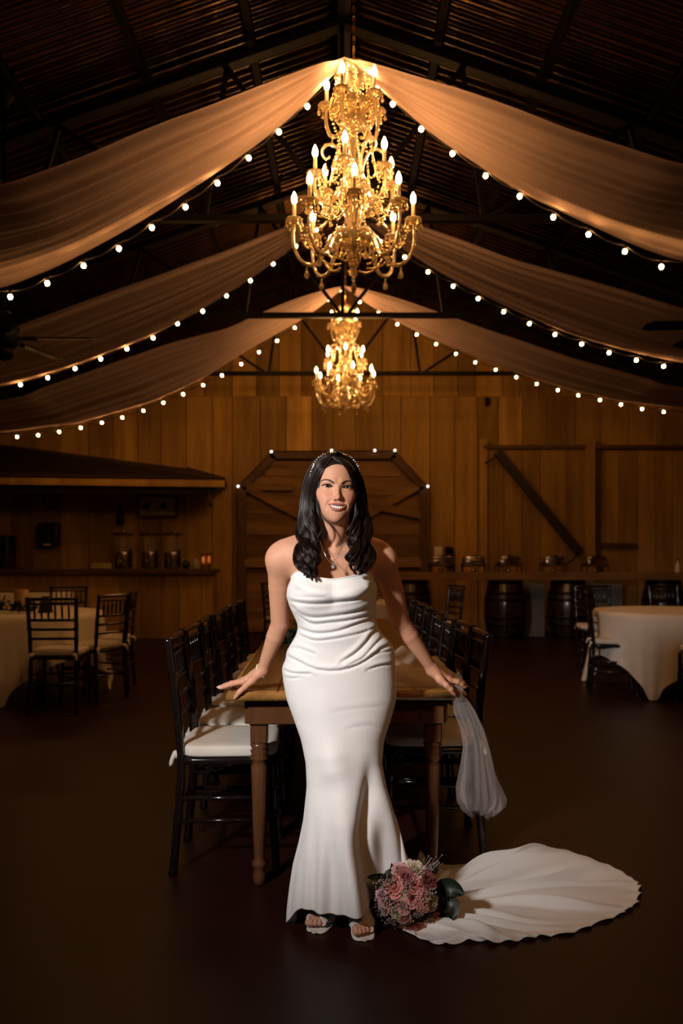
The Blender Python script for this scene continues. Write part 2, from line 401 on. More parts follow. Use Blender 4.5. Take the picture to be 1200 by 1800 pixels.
# ---------------------------------------------------------------- chandeliers
def chandelier(label, X, Y):
    t = thing('chandelier', label, 'chandelier', (0,0,0), group='tiered crystal chandeliers')
    p = lambda n, mb, m, par=t: tag(obj(n, mb, m, par, False), kind='stuff' if n == 'bead_strand' else None)
    dropm = lambda mb, q, s=1.: mb.lathe([(.001,-.062*s),(.010*s,-.056*s),(.0155*s,-.043*s),(.011*s,-.026*s),(.003*s,-.010*s),(.007*s,-.004*s),(.004*s,.006*s)], 7, q)
    p('column', MB().lathe([(.004,.05),(.030,.08),(.05,.14),(.028,.19),(.06,.24),(.035,.30),(.022,.36),(.05,.42),(.03,.5),(.018,.56),(.04,.62),(.026,.68),(.018,.8),(.04,.86),(.022,.92),(.034,1.0),(.018,1.08),(.05,1.16),(.034,1.24),(.055,1.30),(.02,1.34)], 14), M['crystal'])
    for z, r in ((.22,.12),(.58,.09),(.97,.085),(1.08,.115)):
        p('bowl', MB().lathe([(.02,z-.03),(r*.6,z-.02),(r*.92,z+.015),(r,z+.04),(r*.96,z+.042),(r*.55,z+.0),(.02,z-.012)], 24, wob=lambda a, z: 1+.05*math.cos(12*a)), M['crystal'])
    for z, r, n, sc_ in ((1.085,.118,14,1.1),(.58,.093,10,1.),(.225,.125,14,1.2),(1.315,.115,12,.8)):
        for k in range(n): a = 2*PI*k/n; p('pendant', dropm(MB(), (r*math.cos(a), r*math.sin(a), z+.008), sc_), M['bead' if k % 2 else 'crystal'])
    for k in range(12):
        a = 2*PI*k/12+.13; mb = MB()
        for j in range(14): f = j/13; rr = .10+.055*f; mb.ball((rr*math.cos(a), rr*math.sin(a), 1.30-.20*f-.03*math.sin(PI*f)), .0085, 6)
        p('bead_strand', mb, M['bead'])
    p('canopy', MB().lathe([(.02,1.28),(.09,1.29),(.115,1.315),(.10,1.345),(.05,1.38),(.012,1.40)], 20, wob=lambda a, z: 1+.05*math.cos(10*a)), M['crystal'])
    p('rod', MB().tube([(0,0,1.38),(0,0,APEX-.18-(HC+490/275.))], .007, 6), M['gilt'])
    links = MB(); zt = APEX-.18-(HC+490/275.); k = 0; zz = 1.40
    while zz < zt-.03:
        c = [(.011*math.cos(a)*(k % 2 == 0), .011*math.cos(a)*(k % 2), zz+.02*math.sin(a)) for a in np.linspace(0, 2*PI, 8, endpoint=False)]
        links.tube(c, .0035, 5, closed=True); zz += .032; k += 1
    p('chain', links, M['gilt'])
    bead = lambda mb, q, r: mb.ball(q, r, 6)
    def swag(a, b, sag, r=.0085, step=.024):
        mb = MB(); a, b = np.array(a), np.array(b); n = max(4, int((np.linalg.norm(b-a)+sag*1.2)/step))
        for i in range(n+1):
            f = i/n; q = a+(b-a)*f; q[2] -= sag*4*f*(1-f); bead(mb, q, r)
        return mb
    drop = lambda mb, q, s=1.: mb.lathe([(.001,-.062*s),(.010*s,-.056*s),(.0155*s,-.043*s),(.011*s,-.026*s),(.003*s,-.010*s),(.007*s,-.004*s),(.004*s,.006*s)], 7, q)
    tiers = ((8, .38, .36, .30, .10, .0), (6, .255, .62, .58, .46, .3), (5, .175, 1.10, 1.00, .92, .5))
    for ti, (n, r, zb, zs, zl, a0) in enumerate(tiers):
        tip = []
        for i in range(n):
            a = 2*PI*i/n+a0; c, s = math.cos(a), math.sin(a)
            rp = lambda q, z: (q*c, q*s, z)
            path = crv([rp(.03,zs), rp(r*.35,zs-.02), rp(r*.60,zl), rp(r*.88,zl+.01), rp(r*1.02,(zl+zb)/2), rp(r,zb)], 18)
            p('arm', MB().tube(path, np.linspace(.015,.011,18), 7), M['crystal'])
            dp = p('drip_pan', MB().lathe([(.012,zb-.015),(.034,zb-.008),(.050,zb+.010),(.054,zb+.022),(.048,zb+.020),(.02,zb+.006)], 14, (r*c,r*s,0), wob=lambda a, z: 1+.07*math.cos(8*a)), M['crystal'])
            for k in range(6):
                b = 2*PI*k/6; drop(pend := MB(), (r*c+.050*math.cos(b), r*s+.050*math.sin(b), zb), .75); 
                p('pendant', pend, M['bead' if k % 2 else 'crystal'], dp)
            p('candle_cup', MB().lathe([(.010,zb),(.024,zb+.012),(.022,zb+.035),(.014,zb+.045)], 10, (r*c,r*s,0)), M['crystal'])
            cd = p('candle', MB().lathe([(.0115,zb+.03),(.0115,zb+.115),(.009,zb+.12)], 10, (r*c,r*s,0)), M['candle'])
            p('bulb', MB().lathe([(.007,zb+.117),(.014,zb+.13),(.0175,zb+.146),(.0155,zb+.163),(.009,zb+.180),(.002,zb+.195)], 10, (r*c,r*s,0)), M['bulb'], cd)
            q = path[9]; p('pendant', drop(MB(), (q[0], q[1], q[2]-.022), 1.15 if ti == 0 else .8), M['crystal'])
            tip.append(np.array(rp(r-.02, zb+.0)))
        for i in range(n):
            p('bead_strand', swag(tip[i], tip[(i+1) % n], .11 if ti == 0 else .07), M['bead'])
            a = 2*PI*(i+.5)/n+a0; top = {0: .60, 1: 1.02, 2: 1.30}[ti]; rt = {0: .10, 1: .09, 2: .10}[ti]
            p('bead_strand', swag((rt*math.cos(a-.2),rt*math.sin(a-.2),top), (r*.62*math.cos(a),r*.62*math.sin(a),zb+.0), .05), M['bead'])
            p('bead_strand', swag(tip[i], (r*.25*math.cos(a),r*.25*math.sin(a),zl-.02), .09), M['bead'])
    for i in range(6):                              # scrolls
        a = 2*PI*i/6+.2; c, s = math.cos(a), math.sin(a)
        for z0, k in ((.62,1.),(.30,.9)):
            path = crv([(q*c*k, q*s*k, z0+z) for q, z in ((.03,0),(.07,.14),(.12,.215),(.18,.215),(.205,.165),(.18,.125),(.155,.145))], 18)
            p('scroll', MB().tube(path, np.linspace(.012,.007,18), 6), M['crystal'])
            q = path[-4]; p('pendant', drop(MB(), (q[0],q[1],q[2]-.03), .8), M['crystal'])
    p('finial', drop(MB().ball((0,0,.035), .026, 10), (0,0,-.005), 1.3), M['crystal'])
    t.location = (X, Y, HC+490/275.)
    return t
c1 = chandelier('large nearer crystal chandelier with three tiers of lit candle bulbs', .06, 5.09)
copy_tree(c1, tree_of(c1), (0.012, 10.22, HC+256*10.22/1400), .25, 'smaller looking far crystal chandelier hanging by the back wall')

# ---------------------------------------------------------------- ceiling fans
def fan(label, X, Y, Z, a0):
    t = thing('ceiling_fan', label, 'ceiling fan', (X, Y, Z), group='black ceiling fans')
    p = lambda n, mb, par=t: obj(n, mb, M['steel'], par, False)
    p('motor', MB().lathe([(.03,-.10),(.075,-.09),(.11,-.05),(.12,0),(.11,.06),(.05,.10),(.02,.12)], 18))
    p('downrod', MB().tube([(0,0,.1),(0,0,roof_z(X)-Z-.06)], .014, 8))
    p('canopy', MB().lathe([(.02,roof_z(X)-Z-.2),(.07,roof_z(X)-Z-.12),(.075,roof_z(X)-Z-.05)], 14))
    p('light_bowl', MB().lathe([(.004,-.19),(.05,-.175),(.075,-.14),(.08,-.10)], 14))
    for k in range(5):
        a = a0+2*PI*k/5; R = Matrix.Rotation(a, 3, 'Z') @ Matrix.Rotation(.2, 3, 'X')
        mb = MB(); out = [(.16,-.045),(.30,-.062),(.62,-.068),(.67,-.045),(.68,0),(.67,.045),(.62,.068),(.30,.062),(.16,.045)]
        mb.prism([R @ Vector((x,y,-.02)) for x, y in out], R @ Vector((0,0,.012)))
        b = p('blade', mb)
        p('bracket', MB().bar(R @ Vector((.09,0,-.02)), R @ Vector((.24,0,-.015)), .03, .012), b)
fan('black ceiling fan with paddle blades in front of the left middle drape', -2.56, 6.0, 2.93, .05)
fan('black ceiling fan cut by the right edge in front of the middle drape', 2.98, 6.1, 3.06, .55)

# ---------------------------------------------------------------- back wall: barn doors, rail, beam
YD = 13.20
d1 = thing('door_1', None, None, (-.19, YD, 0), kind='structure')
xl, xr, zt, zc, xc1, xc2 = -1.745, 1.37, 3.02, 2.43, -1.20, .83
R = random.Random(5); z = .02
while z < zt-.05:
    h = min(R.uniform(.26, .36), zt-.04-z); zm = z+h
    k = max(0, zm-zc)/(zt-zc)
    a, b = xl+.03+(xc1-xl)*k, xr-.03-(xr-xc2)*k
    obj('plank', MB().box(((a+b)/2, YD+.05+R.uniform(-.006,.006), z+h/2), (b-a, .03, h-.010)), M['board_dim'], d1); z += h
fw = M['frame_wood']; YQ = YD-.03
for a, b in (((xl+.06,YQ,0),(xl+.06,YQ,zc)), ((xr-.06,YQ,0),(xr-.06,YQ,zc)), ((xl+.05,YQ,zc-.02),(xc1+.03,YQ,zt-.06)), ((xr-.05,YQ,zc-.02),(xc2-.03,YQ,zt-.06)), ((xc1-.02,YQ,zt-.06),(xc2+.02,YQ,zt-.06))):
    obj('frame_rail', MB().bar(a, b, .13, .06), fw, d1)
for a, b in (((xl+.1,YQ,2.43),(xl+.9,YQ,2.43)), ((xl+.12,YQ+.005,2.42),(-.35,YQ+.005,1.75)), ((xr-.12,YQ+.005,2.46),(.0,YQ+.005,1.75)), ((xl+.1,YQ-.005,1.16),(xr-.1,YQ-.005,1.16)), ((xr-.9,YQ,2.12),(xr-.1,YQ,1.96))):
    obj('brace', MB().bar(a, b, .12, .055), M['board_dim'], d1)
st = thing('string_lights', 'row of small white bulbs along the top of the eight-sided barn door', 'string lights', (xl, YD-.1, zc))
pts = [(xl,zc),(xc1,zt-.02),(xc1+.99,zt),(xc1+1.70,zt),(xc2,zt),(xr,zc)]
obj('cable', MB().tube([(x,YD-.09,z) for x, z in pts], .005, 5), M['cable'], st)
for x, z in pts: obj('bulb', MB().ball((x,YD-.115,z), .018, 10), M['led'], st)

def slab(n, x0, x1, z0, z1, y, th, m, par): return obj(n, MB().box(((x0+x1)/2, y+th/2, (z0+z1)/2), (x1-x0, th, z1-z0)), M[m], par)
d2 = thing('door_2', None, None, (3.17, 13.1, 0), kind='structure')
x = 2.34; R = random.Random(8)
while x < 4.0:
    wd = min(R.uniform(.28,.44), 4.0-x); slab('plank', x, x+wd-.01, .05, 3.06, 13.22+R.uniform(0,.012), .05, 'board', d2); x += wd
slab('post', 2.24, 2.36, 0, 3.22, 13.17, .09, 'board', d2); slab('post', 3.99, 4.14, 0, 3.22, 13.15, .10, 'board', d2)
slab('head_rail', 2.30, 6.85, 3.06, 3.12, 13.15, .06, 'frame_wood', d2)
d3 = thing('door_3', None, None, (5.3, 13.1, 0), kind='structure')
x = 4.22; 
while x < 6.6:
    wd = min(R.uniform(.28,.44), 6.6-x); slab('plank', x, x+wd-.01, .05, 3.04, 13.24+R.uniform(0,.012), .04, 'board', d3); x += wd
slab('frame_rail', 4.16, 4.24, 0, 3.04, 13.18, .08, 'frame_wood', d3); slab('frame_rail', 4.24, 4.84, 1.42, 1.50, 13.18, .06, 'frame_wood', d3)
bt = thing('brace_beam', 'long dark timber beam hung slantwise on the plank wall', 'beam', (3.17, 13.05, 2.1))
obj('timber', MB().bar((2.50,13.05,2.99), (3.86,13.05,1.33), .14, .07, .01), M['black_wood'], bt)
obj('hook', MB().tube([(2.32,13.15,2.82),(2.42,13.06,2.86),(2.50,13.03,2.95)], .012, 6), M['iron'], bt)
obj('hook', MB().tube([(3.64,13.15,1.14),(3.74,13.06,1.22),(3.84,13.03,1.36)], .012, 6), M['iron'], bt)
bx = thing('speaker_box', 'small black box fixed to the wall behind the first chafing dish', 'box', W(789,983,13.25))
c = W(789,979,13.22); obj('body', MB().box(c, (.13,.10,.34), ch=.012), M['black_plastic'], bx); obj('face', MB().box(c-[0,.055,0], (.10,.012,.28)), M['steel'], bx)
pl = thing('wall_plate', 'pale square plate on the wall above the first chafing dish', 'plate', W(770,978,13.26))
obj('plate', MB().box(W(770,970,13.26), (.13,.03,.17), ch=.006), M['cushion'], pl); obj('toggle', MB().box(W(770,970,13.23), (.02,.03,.04)), M['cushion'], pl)
for nm, px, py in (('dark strap hinge on the wall boards right of the far chandelier', 857, 706),):
    h = thing('hinge', nm, 'hinge', W(px,py,13.28)); obj('strap', MB().box(W(px,py,13.28), (.07,.03,.13), ch=.008), M['iron'], h); obj('pin', MB().tube([W(px-3,py-9,13.25),W(px-3,py+9,13.25)], .012, 8), M['iron'], h)

# ---------------------------------------------------------------- serving plank on barrels, chafing dishes
YP = 12.2
def barrel(label, X):
    b = thing('barrel', label, 'barrel', (X, YP+.05, 0), group='barrels under the serving plank')
    prof = [(.25+.075*math.sin(PI*t), .92*t) for t in np.linspace(0,1,11)]
    ns = 18
    me = None
    for k in range(ns):
        a0, a1 = 2*PI*k/ns+.01, 2*PI*(k+1)/ns-.01
        if me is None:
            mb = MB(); mb.grid([[(r*math.cos(a), r*math.sin(a), z) for a in (a0, (a0+a1)/2, a1)] for r, z in prof]); mb.grid([[((r-.025)*math.cos(a), (r-.025)*math.sin(a), z) for a in (a1, (a0+a1)/2, a0)] for r, z in prof])
            me = mesh_of('stave', mb, M['barrel'])
        o = bpy.data.objects.new('stave', me); col.objects.link(o); o.parent = b; o.rotation_euler = (0,0,2*PI*k/ns)
    obj('head', MB().lathe([(.01,.885),(.235,.885),(.24,.87)], 20), M['barrel'], b, False)
    for z in (.05,.22,.33,.60,.70,.86):
        r = .25+.075*math.sin(PI*z/.92)+.004; r2 = .25+.075*math.sin(PI*(z+.04)/.92)+.004
        obj('hoop', MB().lathe([(r-.006,z),(r,z),(r2,z+.04),(r2-.006,z+.04)], 24), M['iron'], b, False)
for X, l in ((1.02,'dark oak barrel hidden partly by the woman, leftmost under the plank'), (2.47,'dark oak barrel under the middle of the serving plank'), (3.44,'dark oak barrel between the middle barrel and the right round table'), (4.90,'dark oak barrel behind the right round table')): barrel(l, X)
sp = thing('serving_plank', 'long thick wooden plank laid across the dark barrels', 'table', (3.6, YP, .92))
obj('board', MB().box((3.55, YP-.10, .975), (5.9, .30, .11), ch=.008), M['board_dim'], sp); obj('board', MB().box((3.55, YP+.22, .975), (5.9, .30, .11), ch=.008), M['board_dim'], sp)
pp = thing('pale_panel', 'pale grey panel standing between the two middle barrels', 'panel', (2.98, 12.75, 0))
obj('board', MB().box((2.86, 12.75, .44), (.22,.04,.88)), M['plaster'], pp); obj('board', MB().box((3.09, 12.76, .44), (.22,.04,.88)), M['plaster'], pp)
p2 = thing('pale_panel', 'pale grey panel between the barrels behind the right round table', 'panel', (4.15, 12.75, 0))
obj('board', MB().box((4.0, 12.75, .44), (.28,.04,.88)), M['plaster'], p2); obj('board', MB().box((4.3, 12.76, .44), (.28,.04,.88)), M['plaster'], p2)
def chafer(label, px, rot):
    X = (px-CX)*YP/F
    t = thing('chafing_dish', label, 'chafing dish', (X, YP, 1.037), rot, 'chafing dishes on the serving plank')
    p = lambda n, mb, m, par=t: obj(n, mb, M[m], par, False)
    p('stand', MB().tube(crv([(-.17,-.10,.0),(-.175,-.10,.10),(-.19,0,.13),(-.175,.10,.10),(-.17,.10,0)], 14), .009, 6).tube(crv([(.17,-.10,.0),(.175,-.10,.10),(.19,0,.13),(.175,.10,.10),(.17,.10,0)], 14), .009, 6).bar((-.18,-.10,.09),(.18,-.10,.09),.012,.012).bar((-.18,.10,.09),(.18,.10,.09),.012,.012), 'iron')
    p('pan', MB().ball((0,0,.155), (.175,.125,.07), 20, .45), 'chrome')
    p('rim', MB().box((0,0,.205), (.37,.27,.014), ch=.004), 'chrome')
    l = p('lid', MB().ball((0,0,.213), (.165,.12,.040), 20, .5), 'chrome')
    p('handle', MB().tube(crv([(-.05,-.10,.235),(-.04,-.125,.25),(.04,-.125,.25),(.05,-.10,.235)], 10), .007, 6), 'iron', l)
    p('fuel_can', MB().lathe([(.035,0),(.04,.01),(.04,.055),(.03,.06)], 12), 'chrome')
for i, (px, l) in enumerate(((775,'steel chafing dish nearest the woman, first on the plank'), (832,'steel chafing dish second from the woman on the plank'), (893,'steel chafing dish above the middle barrel'), (972,'steel chafing dish above the right hand barrel, fourth on the plank'), (1045,'dim steel chafing dish last on the plank, past the hanging beam'))): chafer(l, px, (.1,-.06,.08,-.05,.15)[i])
bo = thing('bottle', 'small pale bottle at the right end of the serving plank', 'bottle', W(1191,1005,YP)*[1,1,0]+[0,0,1.03])
L0 = loc_of(bo); obj('body', MB().lathe([(.03,0),(.035,.01),(.035,.11),(.014,.15),(.013,.19)], 12), M['cushion'], bo, False); obj('cap', MB().lathe([(.016,.185),(.016,.21),(.01,.215)], 10), M['black_plastic'], bo, False)

# ---------------------------------------------------------------- the bar
YC = 12.3
XR = -1.995
bar = thing('bar_counter', 'long plank-fronted bar counter with dark overhanging top', 'bar counter', (-4.3, YC, 0))
obj('top', MB().box(((XR-6.8)/2, YC+.22, 1.05), (XR+6.8, .56, .055), ch=.008), M['frame_wood'], bar)
R = random.Random(9); x = -6.7
while x < XR-.08:
    wd = min(R.uniform(.26,.40), XR-.06-x); obj('board', MB().box((x+wd/2, YC+.10+R.uniform(0,.01), .505), (wd-.010, .04, 1.01)), M['board'], bar); x += wd
obj('end_panel', MB().box((XR-.07, YC+.30, .505), (.04,.36,1.01)), M['board'], bar)
rf = thing('bar_roof', 'low shingled canopy roof over the bar', 'canopy roof', (-4.2, 12.7, 2.4))
e0, e1 = np.array([-6.85,12.0,2.50]), np.array([-1.80,12.0,2.44]); r0, r1 = np.array([-6.85,13.30,3.28]), np.array([-2.62,13.30,2.74])
NC = 7
for i in range(NC):
    a, b = i/NC, (i+1)/NC+.02
    m = 26; xs = np.linspace(0, 1, m+1); mb = MB()
    P = lambda u, v: (e0+(e1-e0)*u)*(1-v)+(r0+(r1-r0)*u)*v
    for k in range(m):
        u0, u1 = xs[k]+.0006, xs[k+1]-.0006; j = R.uniform(-.03,.02)/NC*3
        q = [P(u0,max(0,a+j)), P(u1,max(0,a+j)), P(u1,b), P(u0,b)]
        up = np.array([0,-.5,.86])
        mb.prism([q[0]+up*.022, q[1]+up*.022, q[2]+up*.004, q[3]+up*.004], -up*.014)
    tag(obj('shingle_course', mb, M['shingle'], rf), kind='stuff')
obj('deck', MB().prism([e0, e1, r1, r0], (0,.01,-.03)), M['black_wood'], rf)
obj('hip', MB().prism([e1, (-1.95,13.3,2.44), r1], (.0,.0,.03)), M['shingle'], rf)
obj('fascia', MB().prism([e0+[0,-.03,-.02], e1+[0,-.03,-.02], e1+[0,-.03,-.12], e0+[0,-.03,-.12]], (0,.03,0)), M['board'], rf)
obj('rail', MB().prism([e0+[0,.10,-.12], e1+[-.15,.10,-.12], e1+[-.15,.10,-.22], e0+[0,.10,-.22]], (0,.08,0)), M['black_wood'], rf)
ya = YC+.22; zb = 1.0785
def on_bar(name, label, cat, px, group=None): return thing(name, label, cat, ((px-CX)*ya/F, ya, zb), 0, group)
for i, (px, l) in enumerate(((217,'tall drink dispenser below the hanging bottle, leftmost of three on the bar'), (264,'tall drink dispenser below the framed print, middle of three on the bar'), (303,'tall drink dispenser nearest the two copper tumblers on the bar'))):
    t = on_bar('drink_dispenser', l, 'dispenser', px, 'drink dispensers on the bar')
    p = lambda n, mb, m, par=t: obj(n, mb, M[m], par, False)
    p('base', MB().lathe([(.085,0),(.10,.01),(.10,.25),(.095,.27)], 20), 'chrome')
    p('tank', MB().lathe([(.09,.27),(.095,.29),(.095,.50),(.085,.53)], 18), 'glass')
    l_ = p('lid', MB().lathe([(.16,.53),(.17,.54),(.15,.56),(.03,.575)], 20), 'black_plastic'); p('knob', MB().ball((0,0,.59), .022, 8), 'chrome', l_)
    tp = p('tap', MB().tube([(0,-.10,.06),(0,-.14,.06),(0,-.15,.03)], .012, 8), 'black_plastic'); p('lever', MB().box((0,-.14,.085), (.012,.012,.04)), 'black_plastic', tp)
    p('side_arm', MB().bar((.125,0,.02),(.11,0,.30),.03,.05), 'black_plastic'); p('side_arm', MB().bar((-.115,0,.02),(-.11,0,.26),.03,.05), 'black_plastic')
for px, l in ((357,'left one of two shiny copper tumblers at the bar end'), (367,'right one of two shiny copper tumblers at the bar end')):
    t = on_bar('copper_tumbler', l, 'tumbler', px, 'copper tumblers on the bar'); obj('cup', MB().lathe([(.028,0),(.032,.01),(.040,.25),(.036,.25),(.028,.02)], 16), M['copper'], t, False); obj('rim', MB().lathe([(.041,.245),(.043,.25),(.041,.256),(.037,.25)], 16), M['copper'], t, False)
t = on_bar('kettle', 'small dark kettle with a pale lid beside the drink dispensers', 'kettle', 327); obj('body', MB().ball((0,0,.065), (.062,.062,.065), 16, .8), M['black_plastic'], t, False); obj('lid', MB().lathe([(.07,.13),(.05,.15),(.01,.16)], 14), M['chrome'], t, False); obj('spout', MB().tube([(.045,-.03,.06),(.062,-.06,.11)], [.018,.010], 8), M['black_plastic'], t, False)
t = on_bar('jug', 'small pale grey jug between the kettle and copper tumblers', 'jug', 344); obj('body', MB().lathe([(.05,0),(.062,.02),(.06,.10),(.045,.14),(.05,.16)], 16), M['plaster'], t, False); obj('handle', MB().tube(crv([(0,.055,.13),(0,.10,.11),(0,.095,.05),(0,.06,.04)], 10), .009, 6), M['plaster'], t, False)
t = on_bar('folded_towel', 'folded yellow green towel lying on the bar', 'towel', 178); obj('fold', MB().ball((0,0,.025), (.17,.09,.025), 18, .4), M['towel'], t, False); obj('fold', MB().ball((.005,0,.068), (.165,.085,.022), 18, .4), M['towel'], t, False)
t = on_bar('black_cabinet', 'black cabinet box at the left end of the bar', 'cabinet', 4); p = lambda n, mb, m: obj(n, mb, M[m], t, False)
p('body', MB().box((0,0,.26), (.30,.36,.52), ch=.01), 'black_plastic'); p('door', MB().box((0,-.185,.26), (.26,.015,.46), ch=.005), 'steel'); p('shelf_top', MB().box((.13,0,.535), (.62,.36,.025)), 'frame_wood'); p('side_post', MB().box((.42,0,.26), (.03,.30,.52)), 'frame_wood')
# on the wall behind the bar
t = thing('towel_dispenser', 'black paper towel dispenser on the wall behind the bar', 'dispenser', W(86,962,13.25)); c = W(86,940,13.22)
obj('case', MB().ball(c, (.18,.09,.205), 20, .3), M['black_plastic'], t); obj('paper_slot', MB().box(c+[0,-.08,-.165], (.12,.04,.022)), M['cushion'], t)
t = thing('framed_print', 'framed pale print with two faded motifs above the bar', 'picture', W(277,912,13.28)); c = W(277,890,13.26)
obj('print', MB().box(c, (.62,.02,.32)), M['paper'], t)
for dx, dz, sx, sz in ((0,.17,.68,.045),(0,-.17,.68,.045),(-.32,0,.045,.32),(.32,0,.045,.32)): obj('frame', MB().box(c+[dx,-.01,dz], (sx,.04,sz), ch=.005), M['frame_wood'], t)
for dx in (-.19,.10): obj('motif', MB().lathe([(.01,0),(.06,.002),(.05,.006)], 12, c+[dx,-.012,.0], m=Matrix.Rotation(PI/2,3,'X')), M['green'], t)
t = thing('hanging_bottle', 'dark bottle shape hung on the wall above the leftmost dispenser', 'bottle', W(211,925,13.2)); c = W(211,922,13.2)
obj('body', MB().lathe([(.05,0),(.068,.02),(.066,.15),(.03,.24),(.022,.33)], 14, c), M['black_plastic'], t); obj('cap', MB().lathe([(.026,.32),(.026,.36),(.01,.37)], 10, c), M['iron'], t)
t = thing('horse_collar', 'dark leather horse collar hung behind the bar', 'collar', W(90,892,13.2)); c = W(90,866,13.2)
obj('collar', MB().tube([c+[.13*math.sin(a)*(1-.25*math.cos(a)), 0, .24*math.cos(a)] for a in np.linspace(0,2*PI,24,endpoint=False)], .03, 8, closed=True), M['frame_wood'], t); obj('buckle', MB().box(c+[0,-.03,.24], (.06,.03,.05)), M['iron'], t); obj('peg', MB().tube([c+[0,-.02,.205], c+[0,.16,.205]], .014, 8), M['iron'], t)
t = thing('wall_hook', 'small pale lantern on an iron hook at the right end of the bar wall', 'lantern', W(368,893,13.0)); c = W(366,880,13.1)
obj('lantern', MB().lathe([(.03,0),(.05,.02),(.045,.14),(.02,.17)], 12, c), M['wax'], t); obj('hook', MB().tube(crv([c+[.0,.15,.2],c+[0,.0,.22],c+[.0,-.02,.17]], 10), .01, 6), M['iron'], t); obj('hook', MB().tube(crv([c+[.0,.12,-.02],c+[.04,.0,-.10],c+[.08,-.02,-.04]], 10), .012, 6), M['iron'], t)

# ---------------------------------------------------------------- chairs
def chair_proto():
    t = thing('banquet_chair', 'x', 'chair', (0,0,0), 0, 'dark spindle-back chairs with ivory cushions')
    p = lambda n, mb, m, par=t: obj(n, mb, M[m], par, False)
    yb = lambda z: -.185 if z < .45 else -.185-.05*(z-.45)/.5
    def post(pts, r):
        P = crv(pts, 44); rr = [r*(1+.22*max(0, math.cos(2*PI*q[2]/.115))**10) for q in P]
        return MB().tube(P, rr, 8)
    for s in (-1, 1):
        p('leg', post([(s*.192,-.215,0),(s*.182,-.19,.30),(s*.180,-.186,.46),(s*.186,-.205,.70),(s*.192,-.235,.94)], .0165), 'lacquer')
        p('leg', post([(s*.192,.195,0),(s*.186,.182,.25),(s*.184,.178,.44)], .0165), 'lacquer')
    def rail(z, r=.0115, bow=.012):
        w = .182 if z < .6 else .182+.01*(z-.6)/.34
        return MB().tube([(x*w, yb(z)-bow*(1-x*x), z) for x in np.linspace(-1,1,9)], r, 7)
    p('seat', MB().ball((0,-.002,.448), (.205,.200,.017), 28, .3), 'lacquer')
    cu = p('cushion', MB().ball((0,.006,.487), (.203,.193,.027), 32, .32), 'cushion')
    for s in (-1, 1):
        p('tie', MB().ball((s*.172,-.205,.472), (.022,.018,.018), 8).tube(crv([(s*.15,-.18,.48),(s*.185,-.21,.475),(s*.190,-.225,.43)], 8), [.009]*7+[.005], 6), 'cushion', cu)
    p('top_rail', rail(.925, .014), 'lacquer')
    p('top_rail', rail(.885, .009), 'lacquer')
    for z in (.755, .68, .605): p('rail', rail(z), 'lacquer')
    for k in range(6):
        x = -.135+.054*k
        p('spindle', MB().tube([(x, yb(z)-.010, z) for z in (.755,.80,.84,.885)], [.007,.0095,.0095,.007], 6), 'lacquer')
    for s in (-1, 1):
        for z in (.30, .21): p('stretcher', MB().tube([(s*.189,-.20,z),(s*.189,.19,z)], .0095, 7), 'lacquer')
    p('stretcher', MB().tube([(-.188,.185,.27),(.188,.185,.27)], .0095, 7), 'lacquer')
    p('stretcher', MB().tube([(-.188,.187,.17),(.188,.187,.17)], .0095, 7), 'lacquer')
    p('stretcher', MB().tube([(-.186,-.205,.24),(.186,-.205,.24)], .0095, 7), 'lacquer')
    return t
ch0 = chair_proto(); ch_tree = tree_of(ch0); used = []
def chair(X, Y, rz, label):
    if not used:
        used.append(1); ch0.location = (X, Y, 0); ch0.rotation_euler = (0,0,rz); ch0['label'] = label; return ch0
    return copy_tree(ch0, ch_tree, (X, Y, 0), rz, label)
TA = -math.radians(1.6)                           # the long table is turned a little: its far end drifts to the left
def TT(x, y): return (x+.01+(y-2.98)*math.tan(TA), y)
nth = ['nearest', 'second', 'third', 'fourth', 'fifth', 'sixth', 'farthest']
for i in range(7):
    x, y = TT(-.475, 3.37+.445*i); chair(x-.005*(i % 3), y, -PI/2-TA+[.02,-.03,.02,-.02,.03,-.02,.02][i], '%s chair in the row along the left side of the long table' % nth[i])
    x, y = TT(.375, 3.54+.425*i); chair(x+.006*(i % 2), y, PI/2-TA+[-.02,.02,-.015,.02,-.02,.015,.01][i], '%s chair in the row along the right side of the long table' % nth[i])

# ---------------------------------------------------------------- long dining table
TZ = .762
tb = thing('dining_table', 'long varnished wooden dining table with turned legs behind the woman', 'table', (*TT(0, 2.98), 0), TA*-1*-1)
tb.rotation_euler = (0,0,-TA)
L, BW = 3.50, .43
def tp(n, mb, m): return obj(n, mb, M[m], tb, False)
for k in range(5):
    x0 = -BW+k*2*BW/5
    mb = MB(); mb.box((x0+BW/5, L/2, TZ-.019), (2*BW/5-.0015, L, .038), ch=.004)
    tp('plank', mb, 'table')
for s, y in ((0, 0), (1, L)):
    pass
tp('edge_moulding', MB().tube([(-BW-.004,-.004,TZ-.019),(BW+.004,-.004,TZ-.019),(BW+.004,L+.004,TZ-.019),(-BW-.004,L+.004,TZ-.019)], .018, 10, closed=True), 'table')
for a, b in (((-.375,.07),(.375,.07)),((-.375,L-.07),(.375,L-.07)),((-.375,.07),(-.375,L-.07)),((.375,.07),(.375,L-.07))):
    tp('apron', MB().bar((*a,TZ-.038-.05),(*b,TZ-.038-.05),.10,.028,.004), 'leg_wood')
for sx in (-1, 1):
    for y in (.105, L-.105):
        x = sx*.335
        lg = tp('leg', MB().box((x,y,.635), (.066,.066,.178), ch=.006).lathe([(.030,.548),(.037,.538),(.030,.526),(.037,.516),(.031,.504),(.039,.492),(.030,.478),(.026,.470),(.033,.455),(.031,.40),(.027,.25),(.021,.115),(.019,.098),(.029,.086),(.029,.072),(.019,.060),(.024,.045),(.027,.028),(.022,.006),(.018,0)], 18, (x,y,0)), 'leg_wood')

